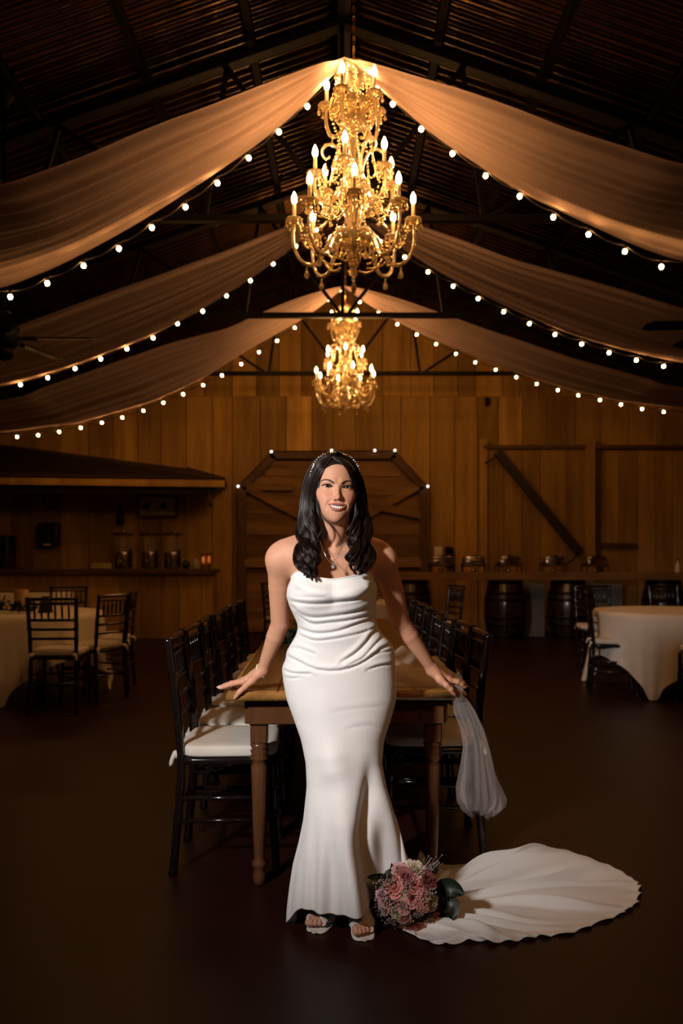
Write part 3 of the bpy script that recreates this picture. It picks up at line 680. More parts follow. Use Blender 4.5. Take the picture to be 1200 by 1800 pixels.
# ---------------------------------------------------------------- round tables
def cloth(X, Y, R, z, side, rot, seed):
    rg = np.random.RandomState(seed); N = 180; mb = MB(); V = 16
    G = []
    th = np.linspace(0, 2*PI, N, endpoint=False)
    ph = rg.uniform(0, 6.3, 4)
    for r in (0.02, .5, .92, .985): G.append([(X+R*r*math.cos(a), Y+R*r*math.sin(a), z+.004-(.004 if r > .95 else 0)) for a in th])
    for j in range(1, V+1):
        row = []
        for a in th:
            b = a-rot; q = max(abs(math.cos(b)), abs(math.sin(b)))
            drop = min(side/q-R, z-.012); cor = smooth((side/q-side)/(side*.41))
            f = j/V; d = drop*f
            fl = .012+.03*f+cor*.16*f*(.4+.6*f)
            pl = (.030*math.sin(14*a+ph[0])+.018*math.sin(23*a+ph[1]))*f*(.5+.9*cor)
            rr = R+fl*.5+pl
            # the corner gathers into a narrow fall: pull the angle towards the corner
            k = round((b-PI/4)/(PI/2))*PI/2+PI/4; bb = b+(k-b)*.50*f*smooth(cor*1.8)
            row.append((X+rr*math.cos(bb+rot), Y+rr*math.sin(bb+rot), z-d-.003))
        G.append(row)
    mb.grid(G, closed=True); mb.f.append(tuple(range(N))); mb.sm.append(False)
    return mb
def round_table(label, clabel, X, Y, R, rot, side, seed):
    t = thing('round_table', label, 'table', (X, Y, 0), 0, 'round banquet tables')
    obj('tabletop', MB().lathe([(R-.03,.715),(R-.012,.72),(R-.012,.742),(R-.03,.746)], 40), M['board_dim'], t, False)
    for s in (-1, 1):
        for u in (-1, 1): obj('leg', MB().tube([(s*.28,u*.26,0),(s*.28,u*.12,.30),(s*.28,u*.2,.715)], .014, 7), M['steel'], t, False)
    o = based('tablecloth', cloth(X, Y, R, .752, side, rot, seed), M['cloth'])
    return tag(o, clabel, 'tablecloth', 'ivory cloths on the round tables')
round_table('round table under the ivory cloth at the left', 'ivory cloth with corner falls on the left round table', -3.02, 7.45, .73, math.radians(-80-45), 1.13, 1)
round_table('round table under the ivory cloth at the right edge', 'ivory cloth with corner falls on the right round table', 3.14, 7.65, .72, math.radians(-123-45), 1.13, 2)
round_table('round table behind the woman, past the far end of the long table', 'ivory cloth on the round table behind the woman', -.10, 9.4, .66, .4, .96, 3)
chair(-2.36, 6.62, .06, 'chair seen square from behind at the front of the left round table')
chair(-2.23, 7.08, 1.15, 'chair angled from behind on the right of the left round table')
chair(-2.27, 7.68, 1.68, 'chair seen edge on at the right of the left round table')
chair(-3.06, 8.70, PI+.12, 'chair facing the camera across the left round table')
chair(-3.28, 6.60, -.15, 'chair cut by the left edge beside the left round table')
chair(2.52, 7.48, -1.80, 'chair with its side to the camera left of the right round table cloth fall') 
chair(3.10, 6.72, .12, 'chair back cut by the right edge in front of the right round table')
chair(2.84, 8.98, PI-.1, 'chair facing the camera behind the right round table')
chair(3.72, 8.90, PI+.3, 'chair behind the right round table at the right edge')
chair(1.10, 9.3, PI/2+.3, 'lone chair standing beside the far round table right of the woman')
chair(-.75, 10.1, -2.4, 'chair hidden mostly behind the woman at the far round table')
# long linen table in front of the bar
t = thing('linen_table', 'long table draped to the floor in white in front of the bar', 'table', (-4.9, 11.4, 0))
G = []
for z, o in ((.765,-.02),(.76,.0),(.5,.008),(.25,.016),(.01,.03)):
    row = []
    for k in range(120):
        f = k/120*4; i = int(f); u = f-i; c = [(-.9,-.36),(.9,-.36),(.9,.36),(-.9,.36)]; a, b = c[i], c[(i+1) % 4]
        x, y = a[0]+(b[0]-a[0])*u, a[1]+(b[1]-a[1])*u; w_ = o+.018*math.sin(k*1.9)*(.765-z)
        row.append((x*(1+w_/.9), y*(1+w_/.36), z))
    G.append(row)
mb = MB().grid(G, closed=True); mb.f.append(tuple(range(120))); mb.sm.append(False)
obj('linen', mb, M['cloth'], t, False); obj('runner', MB().box((0,0,.772), (1.5,.22,.012)), M['green'], t, False)
def greens(name, label, cx, cy, cz, lx, ly, n, seed):
    rg = random.Random(seed); t = thing(name, label, 'greenery', (cx, cy, cz)); pts = []
    obj('stem', MB().tube([(-lx,0,.02),(-lx*.3,ly*.3,.03),(lx*.3,-ly*.3,.03),(lx,0,.02)], .008, 5), M['leg_wood'], t, False)
    mb = MB()
    for k in range(n):
        x, y = rg.uniform(-lx,lx), rg.uniform(-ly,ly); z = .02+rg.random()*.08*(1-abs(x)/lx*.6)
        d = Vector((rg.uniform(-1,1),rg.uniform(-1,1),rg.uniform(-.2,.8))).normalized(); s = Vector((rg.uniform(-1,1),rg.uniform(-1,1),rg.uniform(-1,1))).cross(d).normalized(); b = Vector((x,y,z)); l = rg.uniform(.05,.09); nn = d.cross(s)*.006
        mb.add([b, b+d*l*.35+s*l*.24+nn, b+d*l*.75+s*l*.16+nn, b+d*l, b+d*l*.75-s*l*.16+nn, b+d*l*.35-s*l*.24+nn, b+d*l*.5-nn], [(0,1,6),(1,2,6),(2,3,6),(3,4,6),(4,5,6),(5,0,6)])
    tag(obj('leaves', mb, M['green'], t, False), kind='stuff'); return t
greens('table_greenery', 'low dark greenery centrepiece on the left round table', -3.08, 7.22, .757, .26, .10, 90, 4)
greens('table_greenery', 'dark leafy garland on the long table behind the waist of the woman', *TT(-.20, 4.55), .764, .16, .22, 110, 5)
t = thing('candle_glass', 'tall amber candle glass on the left round table', 'candle', (-3.06, 7.55, .757)); obj('glass', MB().lathe([(.055,0),(.062,.01),(.065,.20),(.06,.20),(.055,.02)], 16), M['wax'], t, False); obj('candle', MB().lathe([(.04,.012),(.04,.12),(.01,.125)], 12), M['candle'], t, False)
t = thing('table_card', 'small dark folded card standing on the left round table', 'card', (-2.72, 7.22, .757)); obj('face', MB().prism([(-.06,0,0),(.06,0,0),(.035,.03,.15),(-.035,.03,.15)], (0,.006,0)), M['black_wood'], t, False); obj('back', MB().prism([(-.06,.065,0),(.06,.065,0),(.035,.037,.15),(-.035,.037,.15)], (0,-.006,0)), M['black_wood'], t, False)
t = thing('bread_basket', 'small round tan basket on the far round table', 'basket', (.32, 9.3, .757)); obj('bowl', MB().lathe([(.06,0),(.10,.03),(.12,.08),(.11,.08),(.06,.02)], 18), M['wax'], t, False); obj('rim', MB().lathe([(.118,.075),(.128,.082),(.118,.09),(.108,.082)], 18), M['table'], t, False)
t = thing('table_lantern', 'small black lantern with a pale candle on the right round table', 'lantern', (3.28, 7.45, .757))
obj('base', MB().box((0,0,.012), (.13,.13,.024), ch=.004), M['black_plastic'], t, False); obj('candle', MB().lathe([(.028,.024),(.028,.15),(.008,.155)], 12), M['candle'], t, False)
for a in (-1,1):
    for b in (-1,1): obj('post', MB().box((a*.055,b*.055,.13), (.012,.012,.22)), M['black_plastic'], t, False)
obj('roof', MB().lathe([(.09,.24),(.085,.25),(.03,.30),(.01,.31)], 4, m=Matrix.Rotation(PI/4,3,'Z')), M['black_plastic'], t, False)

# ---------------------------------------------------------------- veil over the corner of the long table
rg = np.random.RandomState(3)
vt = thing('veil', 'sheer ivory tulle veil heaped on the table corner and hanging down beside it', 'veil', (.40, 3.05, .77))
def chaos(a, b, s): return math.sin(a*1.7+s)*math.cos(b*2.3+s*2)+.5*math.sin(a*4.1+b*3.1+s)
G = []
for i in range(70):                               # the heap on the table top
    u = i/69; row = []
    for j in range(60):
        v = j/59; x = .17+.30*u; y = 3.06+.95*v*(.75+.25*math.sin(u*3))
        e = min(1, 6*v)*min(1, 6*(1-v))*min(1, 5*u+.15)*min(1, 8*(1-u)+.1)
        z = TZ+.004+e*(.034+.014*chaos(u*5,v*4,1)+.010*math.sin(7*v+5*u)+.004*math.sin(19*v-8*u+2*math.sin(5*u)))
        x += .02*math.sin(v*9)*(u-.3)
        row.append((x-(y-2.98)*.028, y, max(z, TZ+.002)))
    G.append(row)
obj('heap', MB().grid(G), M['veil_heap'], vt)
prof = [(1203,797,811),(1225,797,818),(1250,797,834),(1280,809,846),(1310,815,854),(1345,811,862),(1380,805,872),(1405,806,879),(1420,812,877),(1432,828,862)]
G = []; NN = 90
for i in range(40):
    t_ = i/39*(len(prof)-1); k = min(int(t_), len(prof)-2); f = t_-k
    py, l, r = [prof[k][q]+(prof[k+1][q]-prof[k][q])*f for q in range(3)]
    Yc = 3.0-.02*math.sin(i/39*PI); c = W((l+r)/2, py, Yc); hw = (r-l)/2*Yc/F; s = i/39; row = []
    for j in range(NN):
        a = 2*PI*j/NN
        w_ = 1+(.16*math.sin(3*a+4*s+math.sin(5*s))+.14*math.sin(7*a-5*s+1.5*math.sin(3*a))+.10*math.sin(13*a+8*s+2*math.sin(2*a+3*s)))*min(1, .25+s)
        hem = .010*math.sin(3*a+1)+.006*math.sin(8*a) if i > 33 else 0
        row.append((c[0]+hw*math.cos(a)*w_, c[1]+.7*hw*math.sin(a)*w_, c[2]+hem*(s-.85)*6))
    G.append(row)
obj('fall', MB().grid(G, closed=True), M['veil'], vt)
G = []
for i in range(12):                               # bridge from the heap over the edge into the fall
    u = i/11; row = []
    for j in range(30):
        v = j/29; a = np.array([.455-.02*u, 3.03+.25*v, TZ+.025+.01*math.sin(v*12)]); b = W(799+12*v, 1203, 3.0-.0*v)
        q = a*(1-u)+b*u; q[2] += .035*math.sin(PI*u); row.append(tuple(q))
    G.append(row)
obj('bridge', MB().grid(G), M['veil'], vt)

# ---------------------------------------------------------------- bouquet
bq = thing('bouquet', 'round bouquet of dusty pink, mauve and ivory flowers lying on the dress train', 'bouquet', (.212, 2.74, .01))
BC = np.array([.212, 2.745, .108]); RG = random.Random(21)
cols = {'blush': (.80,.38,.35), 'salmon': (.82,.30,.26), 'mauve': (.34,.115,.12), 'ivory': (.82,.70,.54), 'coral': (.75,.25,.21), 'lilac': (.72,.40,.43), 'cream': (.66,.56,.36), 'tan': (.26,.19,.14)}
for k, c in cols.items(): M['fl_'+k] = mat(k+'_petal', c, .7, spec=.2, var=.25, scale=(40,40,40), sub=.1)
M['filler'] = mat('dried_filler_flower', (.42,.34,.29), .8, var=.4, scale=(60,60,60)); M['filler_dark'] = mat('dark_dried_filler', (.10,.085,.075), .8, var=.4)
def frame_of(n):
    n = Vector(n).normalized(); a = n.orthogonal().normalized(); return Matrix((a, n.cross(a), n)).transposed()
def petal(mb, Mx, c, ang, r, h, tilt, wd, ruf=0):
    G = []
    for i in range(6):
        u = i/5; row = []
        for j in range(6):
            v = (j/5-.5)*2; a = ang+v*wd*(.45+.55*math.sin(min(1,u*1.15)*PI*.62)); rad = r*(.25+.75*u*tilt+.0)*(1-.06*v*v)
            z = h*u*(1-.18*v*v)-(.25*h*(max(0,u-.75)/.25)**2*tilt)+ruf*math.sin(v*7+ang*3)*u
            row.append(Vector(c)+Mx @ Vector((rad*math.cos(a), rad*math.sin(a), z)))
        G.append(row)
    mb.grid(G)
def rose(px, py, rpx, kind, colr, Yoff=0):
    # where the sight line meets the dome of the bouquet
    Y = 2.64
    for _ in range(40):
        p = W(px, py, Y); q = (p-BC)/np.array([.128,.12,.118]); h = q[0]**2+q[2]**2
        Y = BC[1]-.12*math.sqrt(max(.04, 1-h))
    p = W(px, py, Y+Yoff); n = (p-BC)/np.array([.128,.12,.118])**2; n = n/np.linalg.norm(n)
    Mx = frame_of(n); r = 1.13*rpx*Y/F; mb = MB(); c = p-n*r*.45
    if kind == 'rose':
        mb.ball(c+n*r*.35, r*.32, 8)
        for k in range(26):
            f = k/25; petal(mb, Mx, c, k*2.4+RG.uniform(-.2,.2), r*(.22+.85*f), r*(1.0-.35*f), .35+.75*f, .95-.25*f)
    elif kind == 'ruffle':
        for k in range(34):
            f = k/33; petal(mb, Mx, c, k*2.4, r*(.3+.75*f), r*(.95-.5*f), .5+.6*f, .42, r*.10)
    elif kind == 'cluster':
        for k in range(22):
            a = k*2.4; rr = r*math.sqrt((k+.5)/22); cc = np.array(Vector(c)+Mx @ Vector((rr*math.cos(a), rr*math.sin(a), r*.62*math.sqrt(max(0,1-(rr/r)**2*.8))+RG.uniform(-.004,.004))))
            for m_ in range(4): petal(mb, Mx, cc, m_*PI/2+a, r*.27, r*.10, 1.0, .62)
    elif kind == 'cone':
        for k in range(40):
            f = k/39; petal(mb, Mx, c, k*2.4, r*(.25+.8*f), r*(.9-.75*f), .9, .28)
    o = obj('rose' if kind == 'rose' else 'blossom', mb, M['fl_'+colr], bq); return o
for a in ((701,1526,14,'ruffle','lilac'),(732,1526,19,'ruffle','ivory'),(713,1541,16,'rose','mauve'),(754,1547,16,'rose','mauve'),(691,1560,17,'rose','salmon'),(730,1555,16,'ruffle','salmon'),(726,1580,17,'ruffle','blush'),(708,1594,13,'rose','blush'),(743,1592,12,'cluster','blush'),(695,1605,12,'ruffle','cream'),(761,1588,14,'ruffle','cream'),(739,1604,16,'cone','tan'),(763,1614,17,'ruffle','coral'),(731,1630,14,'ruffle','coral'),(750,1630,10,'ruffle','coral'),(668,1576,12,'ruffle','lilac'),(710,1617,13,'ruffle','blush'),(690,1622,12,'cone','tan'),(712,1634,10,'ruffle','coral'),(707,1574,9,'ruffle','cream'),(746,1570,10,'ruffle','blush'),(676,1594,13,'cluster','blush')):
    rose(*a)
def scatter(name, n, mt, r, box, seed):
    rg = random.Random(seed); mb = MB()
    for k in range(n):
        px, py = rg.choice(box); px += rg.gauss(0, 7); py += rg.gauss(0, 7)
        q = W(px, py, 2.70); h = ((q[0]-BC[0])/.14)**2+((q[2]-BC[2])/.13)**2; Y = BC[1]-.125*math.sqrt(max(.02, 1-h))-rg.uniform(-.01,.012)
        q = W(px, py, Y)
        if q[2] < .012: continue
        mb.ball(q, rg.uniform(.6,1.2)*r, 5)
        e = BC+(q-BC)*.55; mb.tube([e, q], .0006, 3, cap=False)
    tag(obj(name, mb, M[mt], bq), kind='stuff')
scatter('filler_blossoms', 240, 'filler', .0034, [(676,1560),(684,1580),(700,1588),(672,1602),(708,1600),(745,1582),(757,1572),(716,1560),(668,1590),(686,1610),(722,1612)], 1)
scatter('filler_buds', 80, 'filler_dark', .0040, [(664,1608),(680,1626),(670,1596),(700,1632),(678,1545),(750,1606)], 2)
scatter('filler_sprigs', 110, 'filler', .0028, [(676,1547),(684,1541),(670,1556),(764,1520),(756,1519)], 3)
obj('foliage_core', MB().ball(BC+[0,.01,-.005], (.105,.085,.098), 18), M['green'], bq)
def leaf(pts, Y, wd, lift=.012):
    P = crv([W(*q) for q in pts], 10); mb = MB(); G = []
    for i, q in enumerate(P):
        u = i/9; t_ = P[min(i+1,9)]-P[max(i-1,0)]; t_ /= np.linalg.norm(t_); s = np.cross(t_, [0,-.9,.35]); s /= np.linalg.norm(s); ww = wd*math.sin(PI*min(1, .08+.92*u))**.8
        if i == 9: ww = .0008
        G.append([q+s*ww*v+np.array([0,-1,.4])*lift*(abs(v)**1.5)*.6 for v in (-1,-.5,0,.5,1)])
    mb.grid(G); obj('leaf', mb, M['leaf'], bq)
leaf([(700,1552,2.74),(672,1543,2.70),(645,1542,2.68)], 0, .014)
leaf([(700,1545,2.74),(690,1533,2.72),(688,1517,2.70)], 0, .008)
leaf([(748,1540,2.76),(760,1527,2.74),(769,1523,2.72)], 0, .008)
leaf([(755,1582,2.74),(785,1560,2.72),(815,1572,2.70)], 0, .032)
leaf([(760,1590,2.74),(790,1590,2.70),(795,1617,2.68)], 0, .034)
leaf([(752,1600,2.74),(775,1605,2.71),(783,1620,2.70)], 0, .022)
obj('stem_bundle', MB().tube([BC+[.0,.05,-.03], BC+[.06,.15,-.075], BC+[.09,.21,-.085]], [.03,.022,.02], 12), M['green'], bq)

# ---------------------------------------------------------------- the woman
pn = thing('person', 'smiling woman in strapless ivory gown leaning back on the long wooden table', 'person', (0, 2.76, 0))
SD = []                                           # signed distance primitives of the body
def rotm(yaw, pitch, roll):
    return np.array(Matrix.Rotation(yaw,3,'Z') @ Matrix.Rotation(pitch,3,'X') @ Matrix.Rotation(roll,3,'Y'))
RH = rotm(math.radians(8), math.radians(-1), math.radians(2.5)); HD = np.array([-.034, 2.715, 1.493])
hp = lambda x, y, z: HD+RH @ np.array([x, y, z])
def E(c, r, k=.02, op='+', R=None): SD.append(('e', np.array(c,float), np.array(r,float), k, op, R, None))
def C(a, b, ra, rb, k=.02, op='+'): SD.append(('c', np.array(a,float), np.array(b,float), k, op, ra, rb))
def HE(c, r, k=.02, op='+'): E(hp(*c), r, k, op, RH)
def HCp(a, b, ra, rb, k=.02, op='+'): C(hp(*a), hp(*b), ra, rb, k, op)
def FN(f, c, r, k, op): SD.append(('f', np.array(c,float), r, k, op, f, None))
def ev(p, P):
    if p[0] == 'e':
        q = P-p[1]
        if p[5] is not None: q = q @ p[5]
        k0 = np.sqrt(((q/p[2])**2).sum(-1)); k1 = np.sqrt(((q/p[2]**2)**2).sum(-1))+1e-9
        return k0*(k0-1)/k1
    if p[0] == 'c':
        ab = p[2]-p[1]; t = np.clip(((P-p[1]) @ ab)/(ab @ ab), 0, 1)
        return np.linalg.norm(P-p[1]-t[..., None]*ab, axis=-1)-(p[5]+t*(p[6]-p[5]))
    return p[5](P)
# torso (most of it under the gown)
E((-.045,2.815,1.12), (.128,.088,.18), .05)
E((-.040,2.83,1.00), (.106,.080,.14), .05)
E((-.018,2.865,.84), (.150,.098,.14), .05)
E((-.115,2.765,1.13), (.060,.058,.062), .04); E((.025,2.765,1.13), (.060,.058,.062), .04)
C((-.175,2.80,1.262), (.085,2.80,1.256), .060, .060, .05)
E((-.045,2.785,1.225), (.125,.060,.075), .05)
C((-.030,2.735,1.405), (-.045,2.80,1.285), .049, .054, .03)
for s, sx in ((-1,-.232),(1,.142)):
    C((-.045+s*.035,2.805,1.345), (sx-s*.03,2.80,1.292), .026, .028, .04)
    C((-.045+s*.016,2.728,1.276), (sx-s*.035,2.772,1.298), .0085, .0085, .022)
C((-.045+.030,2.74,1.40), (-.045+.012,2.732,1.285), .011, .008, .02); C((-.045-.038,2.74,1.40), (-.045-.012,2.732,1.285), .011, .008, .02)
# arms
SHL, ELL, WRL = np.array([-.231,2.80,1.268]), np.array([-.234,2.905,1.020]), np.array([-.306,2.985,.838])
SHR, ELR, WRR = np.array([.140,2.80,1.262]), np.array([.205,2.905,1.025]), np.array([.329,2.985,.840])
for S_, E_, W_ in ((SHL,ELL,WRL),(SHR,ELR,WRR)):
    m1 = S_*.55+E_*.45
    E(S_+[0,0,-.010], (.041,.043,.050), .035)
    C(S_+[0,0,-.02], m1, .0405, .0385, .03); C(m1, E_, .0385, .0335, .004)
    m2 = E_*.72+W_*.28
    C(E_, m2, .0335, .0325, .004); C(m2, W_, .0325, .0205, .004)
# hands: joints of each digit
def hand(Wr, s, tips):
    # palm
    kn = [t[0] for t in tips[1:]]
    C(Wr, Wr*.5+(kn[0]+kn[1])*.25, .0195, .0150, .018); C(Wr, Wr*.45+(kn[2]+kn[3])*.275, .0185, .0140, .018)
    for a, b in zip(kn[:-1], kn[1:]): C(a, b, .0115, .0112, .010)
    for q in kn: C(Wr*.6+q*.4, q, .0135, .0112, .012)
    for i, j in enumerate(tips):
        rs = (.0125,.0108,.0098,.0078) if i == 0 else ((.0108,.0093,.0082,.0064) if i < 4 else (.0095,.0080,.0070,.0056))
        for a, b, ra, rb in zip(j[:-1], j[1:], rs[:-1], rs[1:]): C(a, b, ra, rb, .0045)
    C(Wr*.55+tips[0][0]*.45, tips[0][0], .016, .0135, .015)
A = lambda *q: np.array(q, float)
TL = [[A(-.342,2.962,.803), A(-.366,2.950,.782), A(-.388,2.952,.762), A(-.402,2.957,.744)],
      [A(-.378,2.985,.795), A(-.420,2.984,.786), A(-.443,2.986,.778), A(-.463,2.989,.770)],
      [A(-.382,3.004,.795), A(-.427,3.008,.785), A(-.452,3.012,.776), A(-.472,3.016,.769)],
      [A(-.378,3.022,.791), A(-.420,3.031,.782), A(-.443,3.038,.775), A(-.461,3.043,.769)],
      [A(-.369,3.038,.786), A(-.402,3.051,.779), A(-.420,3.059,.774), A(-.435,3.066,.769)]]
hand(WRL, -1, TL)
TR = [[A(.356,2.962,.806), A(.378,2.948,.787), A(.394,2.950,.772), A(.404,2.956,.757)],
      [A(.392,2.990,.800), A(.424,2.990,.793), A(.441,2.996,.783), A(.452,3.002,.772)],
      [A(.396,3.010,.800), A(.432,3.022,.790), A(.450,3.030,.780), A(.463,3.036,.770)],
      [A(.393,3.027,.796), A(.425,3.044,.786), A(.441,3.053,.777), A(.453,3.060,.769)],
      [A(.384,3.041,.790), A(.411,3.060,.782), A(.425,3.070,.775), A(.435,3.078,.769)]]
hand(WRR, 1, TR)
# legs and feet
C((-.085,2.865,.80), (-.065,2.80,.47), .075, .050, .04); C((-.065,2.80,.47), (-.055,2.84,.26), .048, .048, .03); C((-.055,2.84,.26), (-.035,2.845,.10), .046, .031, .03)
C((.050,2.865,.80), (.040,2.80,.47), .075, .050, .04); C((.040,2.80,.47), (.052,2.82,.26), .048, .048, .03); C((.052,2.82,.26), (.058,2.80,.11), .046, .031, .03)
def foot(an, heel, ball, toe, side):
    an, heel, ball, toe = map(np.array, (an, heel, ball, toe)); d = (toe-ball); d[2] = 0; d /= np.linalg.norm(d); sd = np.array([-d[1], d[0], 0])*side
    E(heel, (.028,.030,.030), .03); C(an, ball+[0,0,.012], .031, .024, .03); C(heel, ball, .026, .022, .03)
    C(ball-sd*.022, ball+sd*.022, .019, .017, .02)
    for i in range(5):
        f = (i-2)/2; a = ball+sd*(-.026+.0128*i)+d*.012; ln = (.050,.052,.047,.040,.031)[i]; r = (.0118,.0088,.0082,.0078,.0072)[i]
        m_ = a+d*ln*.55+np.array([0,0,.004]); C(a, m_, r, r*.92, .006); C(m_, a+d*ln+np.array([0,0,-.004]), r*.95, r, .004)
        TOES.append((a+d*ln+np.array([0,0,r*.72])+d*r*.35, d, r))
TOES = []
foot((-.035,2.845,.105), (-.020,2.875,.072), (-.072,2.735,.031), (-.100,2.675,.025), 1)
foot((.058,2.80,.115), (.054,2.850,.075), (.060,2.685,.031), (.065,2.62,.025), 1)
# head
HE((0,.016,.030), (.0735,.090,.084), .02)
HE((0,-.026,.048), (.060,.060,.050), .03)
HE((0,-.030,-.030), (.0590,.057,.080), .03)
HE((0,-.036,-.074), (.0405,.047,.036), .025)
HE((0,-.069,-.102), (.0155,.0135,.0135), .024)
for s in (-1, 1):
    HE((s*.043,-.050,-.020), (.020,.020,.017), .02)
    HE((s*.032,-.062,-.041), (.019,.0165,.018), .03)
    HCp((s*.012,-.0835,.0155), (s*.040,-.068,.0155), .0072, .0065, .014)
    HE((s*.072,.012,-.012), (.010,.018,.030), .008)
HE((0,-.060,-.070), (.034,.0225,.026), .03)
HCp((0,-.082,.006), (0,-.100,-.034), .0054, .0072, .012)
HE((0,-.1025,-.0385), (.0082,.0088,.0080), .007)
for s in (-1, 1):
    HE((s*.0108,-.0915,-.0420), (.0058,.0085,.0058), .006)
    HE((s*.0058,-.0985,-.0485), (.0034,.0045,.0036), .003, '-')
    HE((s*.0325,-.096,.0005), (.016,.014,.0105), .012, '-')
    HE((s*.0325,-.0675,0), (.0148,.0148,.0148), .006)
EW = .0152
def lid(s):
    def f(P):
        q = (P-HD) @ RH; x = (q[...,0]-s*.0325); u = np.clip(np.abs(x)/EW, 0, 1); tilt = .0012*s*x/EW
        zu = .0046*(1-u**2.2)+tilt; zl = -.0037*(1-u**2)+tilt
        return np.maximum(np.maximum(q[...,2]-zu, zl-q[...,2])*.9, np.maximum(np.abs(x)-EW, q[...,1]+.068))
    return f
for s in (-1, 1): FN(lid(s), hp(s*.0325,-.08,0), .02, .0012, '-')
# how far forward the face comes at local (x, z)
def face_y(x, z):
    ys = np.linspace(-.13, -.03, 400); P = np.stack([hp(x, y_, z) for y_ in ys]); acc = np.full(400, 1.)
    for p in SD:
        if p[0] == 'f': continue
        d = ev(p, P); k = p[3]
        if p[4] == '+': h = np.maximum(k-np.abs(acc-d), 0)/k; acc = np.minimum(acc, d)-h*h*k/4
        else: h = np.maximum(k-np.abs(acc+d), 0)/k; acc = np.maximum(acc, -d)+h*h*k/4
    return ys[np.argmax(acc < 0)]
MWID = .0278
BROW = {}
for s in (-1, 1): BROW[s] = [(s*(.013+.042*t), .0108+.0100*math.sin(PI*.78*t)) for t in np.linspace(0, 1, 9)]
BROW = {s: [(x_, face_y(x_, z_), z_) for x_, z_ in b] for s, b in BROW.items()}
# smile folds, then lips round an opening
for s in (-1, 1):
    Q = [(s*.0185,-.046), (s*.027,-.054), (s*.0335,-.064), (s*.0345,-.074)]; Q = [(x_, face_y(x_, z_)-.0032, z_) for x_, z_ in Q]
    for a, b in zip(Q[:-1], Q[1:]): HCp(a, b, .0016, .0016, .011, '-')
def mouthc(x): u = np.clip(np.abs(x)/MWID, 0, 1); return -.0634+.0036*u**2, -.0733+.0132*u**1.9
xs_ = np.linspace(-.0293, .0293, 15); SY_ = np.array([face_y(x_, -.0690+.0085*(abs(x_)/.0293)**2) for x_ in xs_])
SY_ = np.convolve(np.pad(SY_, 2, mode='edge'), np.ones(5)/5, 'valid'); lipY = lambda x_: np.interp(x_, xs_, SY_)
LU, LL = [], []
for x in xs_:
    u = abs(x)/.0293
    LU.append((x, lipY(x)+.0002, -.0598-.0012*math.exp(-(x/.004)**2)+.0008*u**2)); LL.append((x, lipY(x)-.0002, -.0779+.0181*u**1.9))
for Q, r0 in ((LU,.0038),(LL,.0049)):
    for a, b in zip(Q[:-1], Q[1:]):
        ra = r0*(1-.72*(abs(a[0])/.0293)**2); rb = r0*(1-.72*(abs(b[0])/.0293)**2); HCp(a, b, ra, rb, .0016)
MCUT = float(SY_.min())
def mouth(P):
    q = (P-HD) @ RH; x = q[...,0]; zu, zl = mouthc(x)
    return np.maximum(np.maximum(q[...,2]-zu, zl-q[...,2])*.9, np.maximum(np.abs(x)-MWID+.001, q[...,1]-np.interp(x, xs_, SY_)-.011))
FN(mouth, hp(0,-.082,-.070), .034, .0012, '-')

